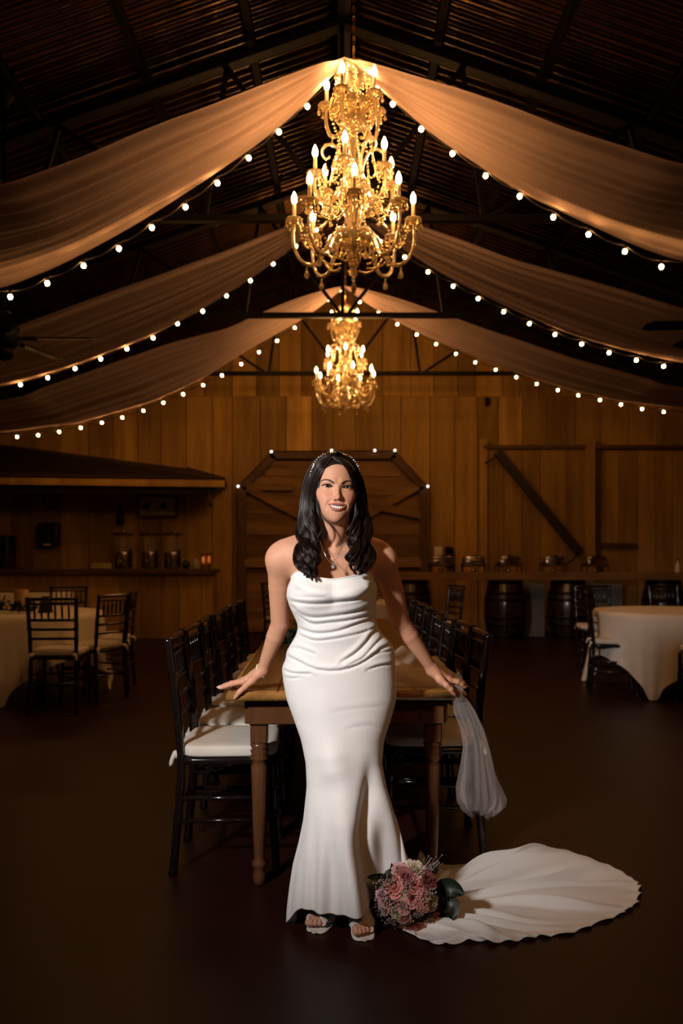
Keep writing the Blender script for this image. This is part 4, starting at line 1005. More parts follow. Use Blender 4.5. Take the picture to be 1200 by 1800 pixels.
def axis_grid(lo, hi, zones, h):                  # spacing h, finer inside the zones
    out = [lo]
    while out[-1] < hi:
        x = out[-1]; hh = h
        for a, b, s in zones:
            if a-.01 <= x <= b: hh = min(hh, s)
        out.append(x+hh)
    return np.array(out)
def surface():
    gx = axis_grid(-.50, .50, [(-.115,.045,.0013),(-.49,-.36,.0019),(.37,.48,.0019)], .0034)
    gy = axis_grid(2.56, 3.10, [(2.595,2.68,.0013),(2.94,3.09,.0022)], .0034)
    gz = axis_grid(-.005, 1.625, [(.73,.82,.0019),(1.365,1.56,.0013),(.0,.06,.0022)], .0034)
    B = 16; nb = [-(-len(g)//B) for g in (gx, gy, gz)]
    pad = lambda g, n: np.concatenate([g, g[-1]+(g[-1]-g[-2])*np.arange(1, n*B+2-len(g))]) if n*B+1 > len(g) else g
    gx, gy, gz = [pad(g, n) for g, n in zip((gx, gy, gz), nb)]
    cen = lambda g, n: (g[np.arange(n)*B]+g[np.arange(n)*B+B])/2
    hal = lambda g, n: (g[np.arange(n)*B+B]-g[np.arange(n)*B])/2
    bc = np.stack(np.meshgrid(*[cen(g, n) for g, n in zip((gx,gy,gz), nb)], indexing='ij'), -1).reshape(-1,3)
    bh = np.sqrt((np.stack(np.meshgrid(*[hal(g, n) for g, n in zip((gx,gy,gz), nb)], indexing='ij'), -1).reshape(-1,3)**2).sum(-1))
    DI = np.stack([ev(p, bc) if p[0] != 'f' else np.linalg.norm(bc-p[1], axis=-1)-p[2] for p in SD])
    pos = np.array([p[4] == '+' for p in SD]); near = DI[pos].min(0) < bh*1.35+.02
    SX, SY, SZ = [len(g) for g in (gx, gy, gz)]
    vid, vpos, quads = [], [], []
    for bi in np.nonzero(near)[0]:
        ix, iy, iz = np.unravel_index(bi, nb); o = np.array([ix, iy, iz])*B
        X, Y, Z = gx[o[0]:o[0]+B+1], gy[o[1]:o[1]+B+1], gz[o[2]:o[2]+B+1]
        P = np.stack(np.meshgrid(X, Y, Z, indexing='ij'), -1); acc = np.full(P.shape[:3], 1.0)
        for pi in np.nonzero(DI[:, bi] < bh[bi]*1.4+.05)[0]:
            p = SD[pi]; d = ev(p, P); k = p[3]
            if p[4] == '+': h = np.maximum(k-np.abs(acc-d), 0)/k; acc = np.minimum(acc, d)-h*h*k/4
            else: d = -d; h = np.maximum(k-np.abs(acc-d), 0)/k; acc = np.maximum(acc, d)+h*h*k/4
        ins = acc < 0
        if ins.all() or not ins.any(): continue
        # cell vertices
        cor = [(a,b,c) for a in (0,1) for b in (0,1) for c in (0,1)]
        sl = lambda a, b, c: (slice(a, a+B), slice(b, b+B), slice(c, c+B))
        cnt = sum(ins[sl(*c)].astype(int) for c in cor); act = (cnt > 0) & (cnt < 8)
        ci = np.argwhere(act); sm = np.zeros((len(ci), 3)); n_ = np.zeros(len(ci))
        for a in cor:
            for ax in range(3):
                if a[ax]: continue
                b = list(a); b[ax] = 1
                ia, ib = ci+a, ci+b
                da, db = acc[tuple(ia.T)], acc[tuple(ib.T)]; cr = (da < 0) != (db < 0)
                t = np.where(cr, da/(da-db+1e-12), 0)[:, None]
                q = P[tuple(ia.T)]*(1-t)+P[tuple(ib.T)]*t
                sm += q*cr[:, None]; n_ += cr
        vpos.append(sm/n_[:, None]); g = ci+o; vid.append((g[:,0]*SY+g[:,1])*SZ+g[:,2])
        for ax in range(3):
            s0 = [slice(0,B)]*3; s1 = list(s0); s1[ax] = slice(1,B+1)
            a, b = ins[tuple(s0)], ins[tuple(s1)]; e = np.argwhere(a != b)
            if not len(e): continue
            fl = a[tuple(e.T)]; g = e+o; u, v = (ax+1) % 3, (ax+2) % 3
            def cid(du, dv): h = g.copy(); h[:, u] -= du; h[:, v] -= dv; return (h[:,0]*SY+h[:,1])*SZ+h[:,2]
            q = np.stack([cid(1,1), cid(0,1), cid(0,0), cid(1,0)], 1); q[~fl] = q[~fl][:, ::-1]; quads.append(q)
    vid = np.concatenate(vid); vpos = np.concatenate(vpos); quads = np.concatenate(quads)
    od = np.argsort(vid); vid, vpos = vid[od], vpos[od]
    ix = np.searchsorted(vid, quads); ix = np.minimum(ix, len(vid)-1); ok = (vid[ix] == quads).all(1)
    return vpos, ix[ok]
bv, bf = surface()
print('body', len(bv), len(bf))
def quads_mesh(name, v, f, m):
    me = bpy.data.meshes.new(name); me.vertices.add(len(v)); me.vertices.foreach_set('co', np.asarray(v, np.float32).ravel())
    n = f.shape[1]; me.loops.add(len(f)*n); me.loops.foreach_set('vertex_index', f.ravel().astype(np.int32)); me.polygons.add(len(f))
    me.polygons.foreach_set('loop_start', np.arange(0, len(f)*n, n, dtype=np.int32)); me.polygons.foreach_set('use_smooth', np.ones(len(f), bool)); me.update(calc_edges=True); me.validate()
    me.materials.append(m); return me
# skin colour, in the frame of the head
q = (bv-HD) @ RH; x, y, z = q.T
skin = np.array([.63,.32,.20]); cl = np.tile(skin, (len(bv), 1))
def mixc(w_, c): 
    global cl
    w_ = np.clip(w_, 0, 1)[:, None]; cl = cl*(1-w_)+np.array(c)*w_
front = (y < -.02) & (z > -.13) & (z < .12)
for s in (-1, 1): mixc(.40*np.exp(-(((x-s*.040)/.017)**2+((z+.030)/.015)**2))*front, (.60,.17,.13))
mixc(.25*np.exp(-((x/.011)**2+((z+.040)/.010)**2))*front, (.56,.22,.16))
for s in (-1, 1):
    xx = x-s*.0325; u = np.abs(xx)/EW; tilt = .0012*s*xx/EW
    zu = .0046*(1-np.clip(u,0,1)**2.2)+tilt; zl = -.0037*(1-np.clip(u,0,1)**2)+tilt
    ue = front & (u < 1.25)
    mixc(.75*np.exp(-((z-zu-.0035)/.0042)**2)*ue*(z > zu-.001)*np.clip(1.5-u,0,1), (.24,.105,.07))  # eye shadow make-up, plus painted shade for the unmodelled lid crease
    mixc(1.0*(z > zu-.0008)*(z < zu+.0022)*ue, (.018,.009,.007)); mixc(.65*(z < zl+.0006)*(z > zl-.0012)*ue, (.07,.03,.022))
    t = np.clip((s*x-.013)/.042, 0, 1); zb = .0108+.0100*np.sin(PI*.78*t); th = .0042*(1-.62*t)*np.clip((s*x-.0110)/.004,0,1)*(s*x < .056)
    mixc(.85*np.clip((th-np.abs(z-zb))/.0026+.5, 0, 1)*front*(th > 0), (.075,.036,.023))
def dpoly(Q):
    d = np.full(len(bv), 9.)
    for a, b in zip(Q[:-1], Q[1:]):
        a, b = np.array(a), np.array(b); ab = b-a; t = np.clip(((q-a) @ ab)/(ab @ ab), 0, 1); d = np.minimum(d, np.linalg.norm(q-a-t[:,None]*ab, axis=1))
    return d
fm = front & (np.abs(x) < .034)
taper = 1-.62*np.clip(np.abs(x)/.0293,0,1)**2
mixc(np.clip((.0056*taper-dpoly(LU))/.0014, 0, 1)*fm, (.40,.12,.10)); mixc(np.clip((.0066*taper-dpoly(LL))/.0014, 0, 1)*fm, (.43,.13,.11))
mu, mlo = mouthc(x); mixc(1.*((z < mu+.0004) & (z > mlo-.0004) & (np.abs(x) < MWID) & (y > np.interp(x, xs_, SY_)+.0022) & front), (.10,.022,.018))
# scalp under the hair
hl = .074-.030*(np.abs(x)/.055)**2.2
mixc(1.*((z > hl) | ((y > -.035) & (z > -.02)) | ((y > .01) & (z > -.06)))*(z > -.1)*(np.abs(q).max(1) < .2), (.016,.008,.006))
for c, d, r in TOES: pass
sk = bpy.data.materials.new('skin'); sk.use_nodes = True; nt = sk.node_tree; b_ = nt.nodes['Principled BSDF']
at = nt.nodes.new('ShaderNodeAttribute'); at.attribute_name = 'skin_colour'; nt.links.new(at.outputs['Color'], b_.inputs['Base Color'])
b_.inputs['Roughness'].default_value = .52; b_.inputs['Specular IOR Level'].default_value = .30; b_.inputs['Subsurface Weight'].default_value = .14; b_.inputs['Subsurface Radius'].default_value = (1,.35,.2); b_.inputs['Subsurface Scale'].default_value = .006
nz = nt.nodes.new('ShaderNodeTexNoise'); nz.inputs['Scale'].default_value = 700; bp = nt.nodes.new('ShaderNodeBump'); bp.inputs['Strength'].default_value = .06; bp.inputs['Distance'].default_value = .001
tcn = nt.nodes.new('ShaderNodeTexCoord'); nt.links.new(tcn.outputs['Object'], nz.inputs['Vector']); nt.links.new(nz.outputs['Fac'], bp.inputs['Height']); nt.links.new(bp.outputs[0], b_.inputs['Normal'])
PB = np.array([0, 2.76, 0])
me = quads_mesh('body', bv-PB, bf, sk)
ca = me.color_attributes.new('skin_colour', 'FLOAT_COLOR', 'POINT'); ca.data.foreach_set('color', np.concatenate([cl, np.ones((len(cl),1))], 1).astype(np.float32).ravel())
body = bpy.data.objects.new('body', me); col.objects.link(body); body.parent = pn
def pp_(n, mb, m, par=pn): return obj(n, mb, M[m], par)
# eyes, lashes, teeth, nails
gaze = Vector(np.array([0,0,HC])-HD).normalized()
for s in (-1, 1):
    c = hp(s*.0325,-.0675,0); d = (np.array([0,0,HC+.05])-c); d /= np.linalg.norm(d); Mx = frame_of(d)
    e = pp_('eye', MB().ball(c, .0126, 20), 'eye_white', body)
    pp_('iris', MB().lathe([(.0062,.01085),(.0060,.0114),(.0045,.0121),(.0008,.0127)], 18, c, Mx), 'iris', e) if False else None
    obj('iris', MB().lathe([(.0074,.0104),(.0066,.0114),(.0034,.0127),(.0004,.0131)], 20, c, Mx), M['iris'], body)
    obj('pupil', MB().lathe([(.0030,.0129),(.0022,.0132),(.0004,.01335)], 14, c, Mx), M['pupil'], body)
    mb = MB(); rg = random.Random(5)
    for k in range(30):
        t = (k+.5)/30*2-1; xx = t*EW; zu = .0046*(1-abs(t)**2.2)+.0012*s*t
        yy = -.0675-math.sqrt(max(1e-6, .0150**2-xx**2-zu**2)); l = .0052+.0022*(s*t+1)/2
        a = hp(s*.0325+xx, yy, zu); b = hp(s*.0325+xx+t*.0022+s*.001, yy-l*.75, zu+l*.55); c2 = hp(s*.0325+xx+t*.0010, yy-l*.45, zu+l*.12)
        mb.tube([a, c2, b], [.00050,.00042,.00012], 4, cap=False)
    pp_('eyelash', mb, 'lash', body)
    mb = MB(); bq_ = crv([hp(*p) for p in BROW[s]], 60)
    for k in range(70):
        f = rg.random(); i = int(f*54); a = bq_[i]+np.array([0,-.0006,0])+RH @ np.array([0, .0006, (rg.random()-.5)*.0052*(1-.6*f)]); dd = bq_[min(59,i+5)]-bq_[i]; dd /= np.linalg.norm(dd)+1e-9
        mb.tube([a, a+dd*.0035+np.array([0,-.0007,.0012*(1-f)]), a+dd*.0062+np.array([0,-.0003,.0010*(1-f)])], [.00032,.00028,.00010], 3, cap=False)
    pp_('eyebrow', mb, 'lash', body)
mb = MB(); 
for row, (za, zb_) in enumerate(((-.0628,-.0734),)):
    for k in range(-4, 4):
        x0, x1 = k*.0062+.0001, (k+1)*.0062-.0001; xm = (x0+x1)/2
        cy = float(np.interp(xm, xs_, SY_))+.0068; zz = .0035*(xm/.0285)**2+.0010*(k in (-3,2))
        mb.ball(hp(xm, cy, (za+zb_)/2+zz), (.00315,.0030,.0056), 12, .6)
pp_('teeth', mb, 'tooth', body)
for T in (TL, TR):
    for j in T:
        d = j[3]-j[2]; d /= np.linalg.norm(d); up = np.array([0,-.35,.94]) if j is not T[0] else np.array([-.1,-.85,.5]); up = up-d*(up @ d); up /= np.linalg.norm(up); sd = np.cross(d, up)
        mb = MB(); G = []
        for i in range(6):
            u = i/5; w_ = .0047*(1-.35*max(0,u-.55)**1.5/.3)
            G.append([j[3]+d*(-.006+.0165*u)+sd*w_*v+up*(.0072-.0030*v*v-.0016*u*u) for v in (-1,-.5,0,.5,1)])
        mb.grid(G); pp_('fingernail', mb, 'nail', body)
for i, (c, d, r) in enumerate(TOES): pp_('toenail', MB().ball(c-d*r*.5+np.array([0,0,-r*.02]), (r*.55,r*.55,r*.25), 8), 'nail', body)

# ---------------------------------------------------------------- gown
rows = np.array([(1000,512,656,2.765,.100),(1020,505,663,2.765,.118),(1045,503,662,2.77,.122),(1065,508,660,2.78,.112),(1085,518,659,2.795,.098),(1100,524,663,2.805,.094),(1115,521,671,2.815,.095),(1130,512,688,2.83,.100),(1145,503,694,2.84,.107),(1160,502,694,2.845,.113),(1172,495,695,2.85,.117),(1200,498,697,2.855,.121),(1230,504,696,2.855,.121),(1260,515,688,2.85,.117),(1300,529,675,2.835,.109),(1340,537,671,2.82,.105),(1380,539,678,2.81,.110),(1440,534,694,2.79,.130),(1480,527,704,2.775,.130),(1520,518,712,2.765,.132),(1560,513,717,2.755,.134),(1600,509,722,2.745,.134),(1624,508,726,2.742,.134)], float)
NT, NP = 330, 420
tt = np.linspace(0, 1, NT); ti = tt*(len(rows)-1)
yy = rows[0,0]+(rows[-1,0]-rows[0,0])*tt
prm = [np.interp(yy, rows[:,0], rows[:,k]) for k in (1,2,3,4)]
ker = np.exp(-(np.arange(-7,8)/3.5)**2); ker /= ker.sum()
prm = [np.convolve(np.pad(a, 7, mode='edge'), ker, 'valid') for a in prm]
l_, r_, Yc, Bd = prm
X0 = ((l_+r_)/2-CX)*Yc/F; Ax = (r_-l_)/2*Yc/F; Z0 = HC+(CY-yy)*Yc/F
ph = np.linspace(0, 2*PI, NP, endpoint=False); cph, sph = np.cos(ph), np.sin(ph)
G = np.zeros((NT, NP, 3)); G[..., 0] = X0[:,None]+Ax[:,None]*cph; G[..., 1] = Yc[:,None]-Bd[:,None]*sph; G[..., 2] = Z0[:,None]
# neckline: dips in the middle of the chest, falls away to the back
zt = np.where(sph > 0, 1.187+.034*np.abs(cph)**1.6-.030*np.clip((np.abs(cph)-.80)/.2,0,1)**1.5, 1.19-.05*np.clip(-sph,0,1))
fr_ = np.clip((tt-0)/.20, 0, 1); top = Z0[0]
G[..., 2] -= (top-zt)[None,:]*((1-smooth(tt/.10))[:,None])
# hem: lifted over the feet in front, down to the floor at the sides and back
hl_ = np.where(sph > 0, .082*smooth(sph*1.5)*smooth((.62-cph)/.25), 0)+.006
low = smooth((tt-.55)/.45)[:,None]
G[..., 2] += hl_[None,:]*low
G[..., 2] = np.maximum(G[..., 2], .006)
nx = cph[None,:]/Ax[:,None]; ny = -sph[None,:]/Bd[:,None]; nn = np.sqrt(nx**2+ny**2); nx, ny = nx/nn, ny/nn
fw_ = smooth(sph*2.2+.15)[None,:]
PX = CX+F*G[...,0]/G[...,1]; PY = CY-F*(G[...,2]-HC)/G[...,1]
disp = np.zeros((NT, NP))
def pdist(P):
    d = np.full(PX.shape, 1e6); sg = np.zeros(PX.shape)
    for (ax, ay), (bx, by) in zip(P[:-1], P[1:]):
        vx, vy = bx-ax, by-ay; t = np.clip(((PX-ax)*vx+(PY-ay)*vy)/(vx*vx+vy*vy), 0, 1)
        ex, ey = PX-ax-t*vx, PY-ay-t*vy; dd = np.hypot(ex, ey); m_ = dd < d
        d = np.where(m_, dd, d); sg = np.where(m_, np.sign(ex*vy-ey*vx), sg)
    return d, sg
def crease(P, A_, w_):                            # a crease with a rolled fold lying above it
    global disp
    P = [(x_/3.75+440, y_/3.75+980) for x_, y_ in P]
    P = [tuple(p) for p in crv(P, 14)]
    d, sg = pdist(P); s = -d*sg*-1
    ux = np.interp(PX, [P[0][0]-3, P[0][0]+9, P[-1][0]-9, P[-1][0]+3], [0.35,1,1,0.35]) if P[-1][0] > P[0][0] else 1
    s = d*np.where(sg > 0, 1, -1)                  # above the line: positive
    disp += .86*A_*ux*(.85*np.exp(-((s-1.5*w_)/(1.25*w_))**2)-1.0*np.exp(-(s/(.62*w_))**2))
for P, A_, w_ in (
 ([(262,285),(330,300),(450,306),(600,292),(700,272),(775,225)], .0075, 4.6),
 ([(268,318),(330,368),(420,398),(560,385),(680,362),(800,318)], .0070, 4.2),
 ([(305,372),(400,436),(520,430),(650,415),(815,372)], .0065, 3.8),
 ([(325,468),(420,500),(560,490),(700,440),(838,392)], .0065, 3.8),
 ([(325,512),(420,548),(530,540),(640,520),(760,488),(858,440)], .0055, 3.4),
 ([(600,690),(690,632),(760,562),(805,500),(862,462)], .0070, 4.0),
 ([(650,705),(740,660),(820,575),(880,512)], .0055, 3.4),
 ([(250,598),(300,596),(360,612),(430,640)], .0050, 3.6),
 ([(240,650),(320,690),(420,738),(560,750),(680,722),(780,668),(860,602),(945,568)], .0080, 4.4),
 ([(206,735),(280,764),(400,768)], .0065, 3.6),
 ([(215,785),(262,797),(330,790)], .0040, 3.2),
 ([(770,742),(850,715),(955,700)], .0055, 3.6),
 ([(800,640),(870,625),(945,612)], .0045, 3.2),
 ([(560,1015),(720,995),(880,980)], .0012, 6.),
 ([(640,1128),(780,1108),(872,1140)], .0016, 6.),
 ([(280,255),(380,262),(500,262)], .0022, 4.)): crease(P, A_, w_)
def ridge(P, A_, w_, fall=None):
    global disp
    d, sg = pdist([tuple(p) for p in crv(P, 16)]); disp += A_*np.exp(-(d/w_)**2)
# soft cowl at the neckline, bust, knee, hips
ridge([(530,1028),(560,1040),(600,1043),(640,1030)], .010, 9)
ridge([(549,1046),(551,1050)], .014, 24); ridge([(620,1046),(622,1050)], .014, 24); ridge([(585,1030),(585,1060)], -.004, 9)
ridge([(585,1335),(587,1350)], .020, 24); ridge([(566,1250),(575,1300)], .006, 30)
# skirt folds
kn_ = smooth((PY-1310)/170)
d, sg = pdist([tuple(p) for p in crv([(652,1320),(651,1380),(643,1440),(638,1490),(648,1550),(662,1610)], 20)]); disp -= .055*np.exp(-(d/13)**2)*kn_
d, sg = pdist([tuple(p) for p in crv([(606,1330),(604,1400),(606,1480),(622,1560),(634,1612)], 20)]); disp += .030*np.exp(-(d/22)**2)*kn_
d, sg = pdist([tuple(p) for p in crv([(668,1340),(682,1430),(693,1500),(700,1580)], 20)]); disp += .030*np.exp(-(d/14)**2)*kn_
for P, A_, w_ in (([(553,1340),(549,1500),(545,1660)],-.012,9),([(588,1340),(584,1500),(578,1660)],-.010,9),([(570,1340),(566,1520),(562,1660)],.008,9),([(534,1340),(530,1500),(522,1660)],-.008,8),([(603,1340),(604,1560),(606,1660)],-.008,8)):
    d, sg = pdist([tuple(p) for p in crv(P, 12)]); disp += A_*np.exp(-(d/w_)**2)*smooth((PY-1390)/170)
disp *= fw_
set_back = .10*smooth((PX-622)/55)*smooth((PY-1330)/240)*fw_
# keep the painted-in silhouette: no displacement across the outline itself
disp *= np.clip(1-np.abs(cph)[None,:]**8*.75, 0, 1)
back = (1-fw_); disp += back*low*.02*np.sin(ph*9)[None,:]
G[..., 0] += nx*disp; G[..., 1] += ny*disp+set_back
mb = MB().grid(G, closed=True)
gown = pp_('gown', mb, 'crepe'); sf = gown.modifiers.new('cloth thickness', 'SOLIDIFY'); sf.thickness = .0022; sf.offset = -1
# neckline binding
pp_('neckline_edge', MB().tube([G[0, j]+np.array([0,0,.0005]) for j in range(0, NP, 3)], .0026, 6, closed=True), 'crepe', gown)
# train on the floor
UP = [(741,1500),(765,1520),(838,1519),(872,1510),(907,1499),(945,1502),(978,1494),(1018,1504),(1056,1519),(1083,1528),(1106,1542),(1120,1552),(1125,1562),(1124,1575),(1120,1590),(1105,1602),(1087,1612),(1045,1628),(1018,1639),(976,1648),(945,1650),(907,1658),(865,1661),(830,1657),(792,1664),(757,1660),(727,1645),(700,1625)]
def floor_pt(px, py): Y = F*HC/(py-CY); return np.array([(px-CX)*Y/F, Y, 0])
bd = crv([floor_pt(*p) for p in UP], 300)
hub = crv([W(704,1470,2.86), W(712,1530,2.88), np.array([.205,2.84,.03]), np.array([.19,2.76,.012]), np.array([.165,2.70,.010])], 300)
NV = 110; TG = np.zeros((300, NV, 3)); rg = np.random.RandomState(11)
fz = [(rg.uniform(3,15), rg.uniform(0,6.3), rg.uniform(-2.5,2.5)) for _ in range(7)]
for i in range(300):
    u = i/299
    for_v = np.linspace(0, 1, NV); vv = for_v
    h, e = hub[i], bd[i]
    lin = h[None,:]*(1-vv[:,None])+e[None,:]*vv[:,None]
    lin[:, 2] = h[2]*np.maximum(0, 1-vv*3.2)**2.2
    wr = sum(np.sin(k*u*2+p+s_*vv*2.2+.8*np.sin(3*vv+p)) for k, p, s_ in fz)/4.5
    lift = .008+.042*np.clip(wr+.25, 0, 1)*np.sin(PI*np.clip(vv,0,1))**.5*(1.2-.5*vv)+.006*np.clip(wr,0,1)
    lift += .030*np.exp(-((u-.13)/.035)**2)*np.exp(-((vv-.72)/.22)**2)+.026*np.exp(-((u-.20)/.02)**2)*np.exp(-((vv-.9)/.14)**2)+.022*np.exp(-((u-.06)/.03)**2)*np.exp(-((vv-.5)/.25)**2)+.018*np.exp(-((u-.30)/.03)**2)*np.exp(-((vv-.7)/.3)**2)
    for u0, vc, vw, am in ((.10,.55,.30,.020),(.17,.70,.25,.022),(.33,.62,.30,.020),(.43,.55,.28,.020),(.52,.66,.25,.022),(.60,.5,.25,.016),(.70,.62,.25,.020),(.80,.7,.22,.016)):
        lift += am*np.exp(-((u-u0-.035*np.sin(4*vv+u0*19))/.013)**2)*np.exp(-((vv-vc)/vw)**2)-.4*am*np.exp(-((u-u0-.03-.035*np.sin(4*vv+u0*19))/.018)**2)*np.exp(-((vv-vc)/vw)**2)
    edge = np.exp(-((1-vv)/.05)**2); sc_ = .5+.5*math.sin(i*.62+.8*math.sin(i*.11))
    lin[:, 2] += lift*(1-.6*edge)+edge*(.010*sc_*(.25 if u < .42 else 1.0))
    out = e[:2]-np.array([.55,2.78]); out /= np.linalg.norm(out)+1e-9
    lin[:, :2] += out[None,:]*(edge*.008*(math.sin(i*.62+.8*math.sin(i*.11)+.9))*(.3 if u < .42 else 1))[:,None]
    lin[:, 2] = np.maximum(lin[:, 2], .004)
    TG[i] = lin
tr = pp_('train', MB().grid(TG), 'crepe', gown); sf = tr.modifiers.new('cloth thickness', 'SOLIDIFY'); sf.thickness = .002; sf.offset = 1

# ---------------------------------------------------------------- hair
def guide(P): return np.array([W(*p) for p in P])
GL = (guide([(583,805,2.655),(570,826,2.642),(559,850,2.652),(553,876,2.668),(552,905,2.675),(559,940,2.672),(556,965,2.655),(560,986,2.645),(548,1008,2.64)]),
      guide([(581,799,2.70),(556,806,2.73),(537,838,2.745),(529,880,2.75),(524,928,2.735),(523,950,2.71),(521,975,2.68),(524,992,2.665),(538,1006,2.655)]))
GR = (guide([(584,805,2.655),(604,820,2.645),(618,846,2.652),(623,872,2.672),(621,900,2.682),(614,930,2.675),(616,956,2.66),(611,980,2.65),(626,1003,2.645)]),
      guide([(586,799,2.70),(613,806,2.73),(634,834,2.745),(644,872,2.75),(646,905,2.74),(652,936,2.725),(654,970,2.70),(654,992,2.68),(638,1005,2.665)]))
HB = [(0.0,.10),(0,.12)]
rg = np.random.RandomState(4); paths, radii = [], []
NS = 46
def strands(Gd, side, n, clumps):
    for c in range(clumps):
        a0 = (c+.5)/clumps+rg.uniform(-.03,.03); ph0 = rg.uniform(0, 6.3); b0 = rg.uniform(0, 1); fq = rg.uniform(3.6, 4.6); amp = rg.uniform(.8, 1.25); shrink = rg.uniform(-.07,.05)
        for k in range(n//clumps):
            a = np.clip(a0+rg.normal(0, .035), .04, .97); g = Gd[0]*(1-a)+Gd[1]*a
            g = crv(g, NS); t = np.linspace(0, 1, NS)
            bulge = math.sin(PI*a)*.014                # the sheet of hair is convex between inner and outer line
            g[:, 1] -= bulge*np.interp(t, [0,.15,.4,1],[.1,1,.8,1.2])
            g[:, 1] += (b0-.25)*.030*smooth((t-.45)/.25)+rg.normal(0,.003)
            w_ = smooth((t-.36)/.3)*amp*.0105; th = ph0+2*PI*fq*t*1.0+rg.normal(0,.16)
            g[:, 0] += side*w_*np.sin(th)*1.0; g[:, 1] += w_*np.cos(th)*.9; g[:, 2] += w_*.5*np.sin(th+1)
            sp = rg.normal(0, .0016, 3); g += sp[None,:]*np.interp(t, [0,.25,.5,.85,1],[.4,.7,1.3,1.6,.4])[:,None]
            g[:, 2] += shrink*smooth((t-.6)/.4)*.35
            paths.append(g); radii.append(np.interp(t, [0,.1,.8,1], [.0007,.00095,.00085,.00025]))
strands(GL, -1, 1400, 14); strands(GR, 1, 1400, 14)
# the hair behind: over the back of the head and down the nape
for k in range(900):
    a = rg.uniform(0, 1); s = a*2-1
    st_ = hp(rg.normal(0,.003), -.055+.10*rg.uniform(0,1), .116)
    az = s*1.9; qx, qy = math.sin(az), math.cos(az)
    P = [st_, hp(qx*.062, .02+qy*.060, .088), hp(qx*.083, .022+qy*.092, .03), hp(qx*.084, .026+qy*.088, -.05), hp(qx*.090, .034+qy*.075, -.12), HD+np.array([qx*.098, .055+qy*.050, -.19]), HD+np.array([qx*.095, .075+qy*.035, -.25-.04*rg.uniform(0,1)])]
    g = crv(P, NS); t = np.linspace(0, 1, NS); ph0 = round(a*16)*2.1; w_ = smooth((t-.4)/.4)*.008; g[:, 0] += w_*np.sin(ph0+16*t); g[:, 1] += w_*np.cos(ph0+16*t)
    g += rg.normal(0, .0018, 3)[None,:]; paths.append(g); radii.append(np.interp(t, [0,.1,.8,1], [.0010,.0015,.0014,.0004]))
# a few loose locks beside the face
for P, s in (([(562,842,2.652),(560,872,2.648),(563,905,2.648),(571,930,2.65),(566,948,2.655)],1),([(556,872,2.668),(558,900,2.655),(567,925,2.655),(557,945,2.66)],1),([(622,868,2.672),(625,900,2.66),(617,925,2.662)],-1)):
    for k in range(14):
        g = crv(guide(P), NS)+rg.normal(0,.0013,3); paths.append(g); radii.append(np.linspace(.0010,.0003,NS))
PT = np.array(paths); RD = np.array(radii); n_, m_ = PT.shape[:2]; S3 = 4
# keep every strand outside the skull
for _ in range(2):
    qh = (PT.reshape(-1,3)-HD) @ RH; cc = np.array([0,.014,.026]); rr = np.array([.0775,.0945,.0905]); v_ = (qh-cc)/rr; ln = np.linalg.norm(v_, axis=1); ins_ = (ln < 1) & (qh[:,2] > -.02)
    qh[ins_] = cc+(v_[ins_]/ln[ins_][:,None])*rr; PT = (qh @ RH.T+HD).reshape(n_, m_, 3)
T_ = np.gradient(PT, axis=1); T_ /= np.linalg.norm(T_, axis=2, keepdims=True)+1e-9
ref = np.array([.3,.9,.2]); A1 = np.cross(T_, ref); A1 /= np.linalg.norm(A1, axis=2, keepdims=True)+1e-9; B1 = np.cross(A1, T_)
hv = np.stack([PT+RD[...,None]*(math.cos(2*PI*k/S3)*A1+math.sin(2*PI*k/S3)*B1) for k in range(S3)], 2).reshape(-1,3)
i0 = (np.arange(n_)[:,None,None]*m_+np.arange(m_-1)[None,:,None])*S3; k_ = np.arange(S3)[None,None,:]; k2 = (k_+1) % S3
hf = np.stack([i0+k_, i0+k2, i0+S3+k2, i0+S3+k_], -1).reshape(-1,4)
hair = bpy.data.objects.new('hair', quads_mesh('hair', hv-PB, hf, M['hair'])); col.objects.link(hair); hair.parent = pn
print('hair', len(hf))

# ---------------------------------------------------------------- jewellery and sandals
hb = pp_('headband', MB().tube(crv([hp(*p) for p in ((-.084,-.004,.03),(-.076,-.012,.075),(-.045,-.018,.109),(0,-.020,.122),(.045,-.018,.109),(.076,-.012,.075),(.084,-.004,.03))], 40), .0014, 5), 'silver')
mb = MB()
for i, q_ in enumerate(crv([hp(*p) for p in ((-.086,-.006,.03),(-.078,-.015,.076),(-.046,-.022,.112),(0,-.025,.125),(.046,-.022,.112),(.078,-.015,.076),(.086,-.006,.03))], 34)): mb.ball(q_+np.array([0,-.001,.0015*(i % 2)]), (.0019 if i % 3 else .0027) if abs(i-16.5) > 5 else .0010, 8)
pp_('pearl_row', mb, 'pearl', hb)
ck = [W(612,938,2.69), W(605,955,2.672), W(597,970,2.662), W(591,979,2.66), W(585,992,2.662)]; ck2 = [W(562,950,2.70), W(567,965,2.675), W(575,982,2.664), W(585,992,2.662)]
ch_ = pp_('necklace', MB().tube(crv(ck, 30), .0008, 5).tube(crv(ck2, 24), .0008, 5), 'silver')
pc = W(585,995,2.655)
pp_('pendant', MB().tube([pc+[.0042*math.sin(a)*(1-.35*math.cos(a)), 0, .0075*math.cos(a)] for a in np.linspace(0,2*PI,18,endpoint=False)], .0013, 6, closed=True).ball(pc+[0,0,-.002], .0030, 8), 'gem', ch_)
pp_('stone', MB().ball(W(591.5,979,2.656), .0030, 8), 'gem', ch_)
er = pp_('earring', MB().ball(hp(-.077,-.012,-.040), .0036, 8).ball(hp(-.078,-.013,-.048), .0026, 8).tube([hp(-.077,-.012,-.05), hp(-.078,-.013,-.066)], .0012, 5).ball(hp(-.078,-.013,-.068), .0030, 8), 'gem')
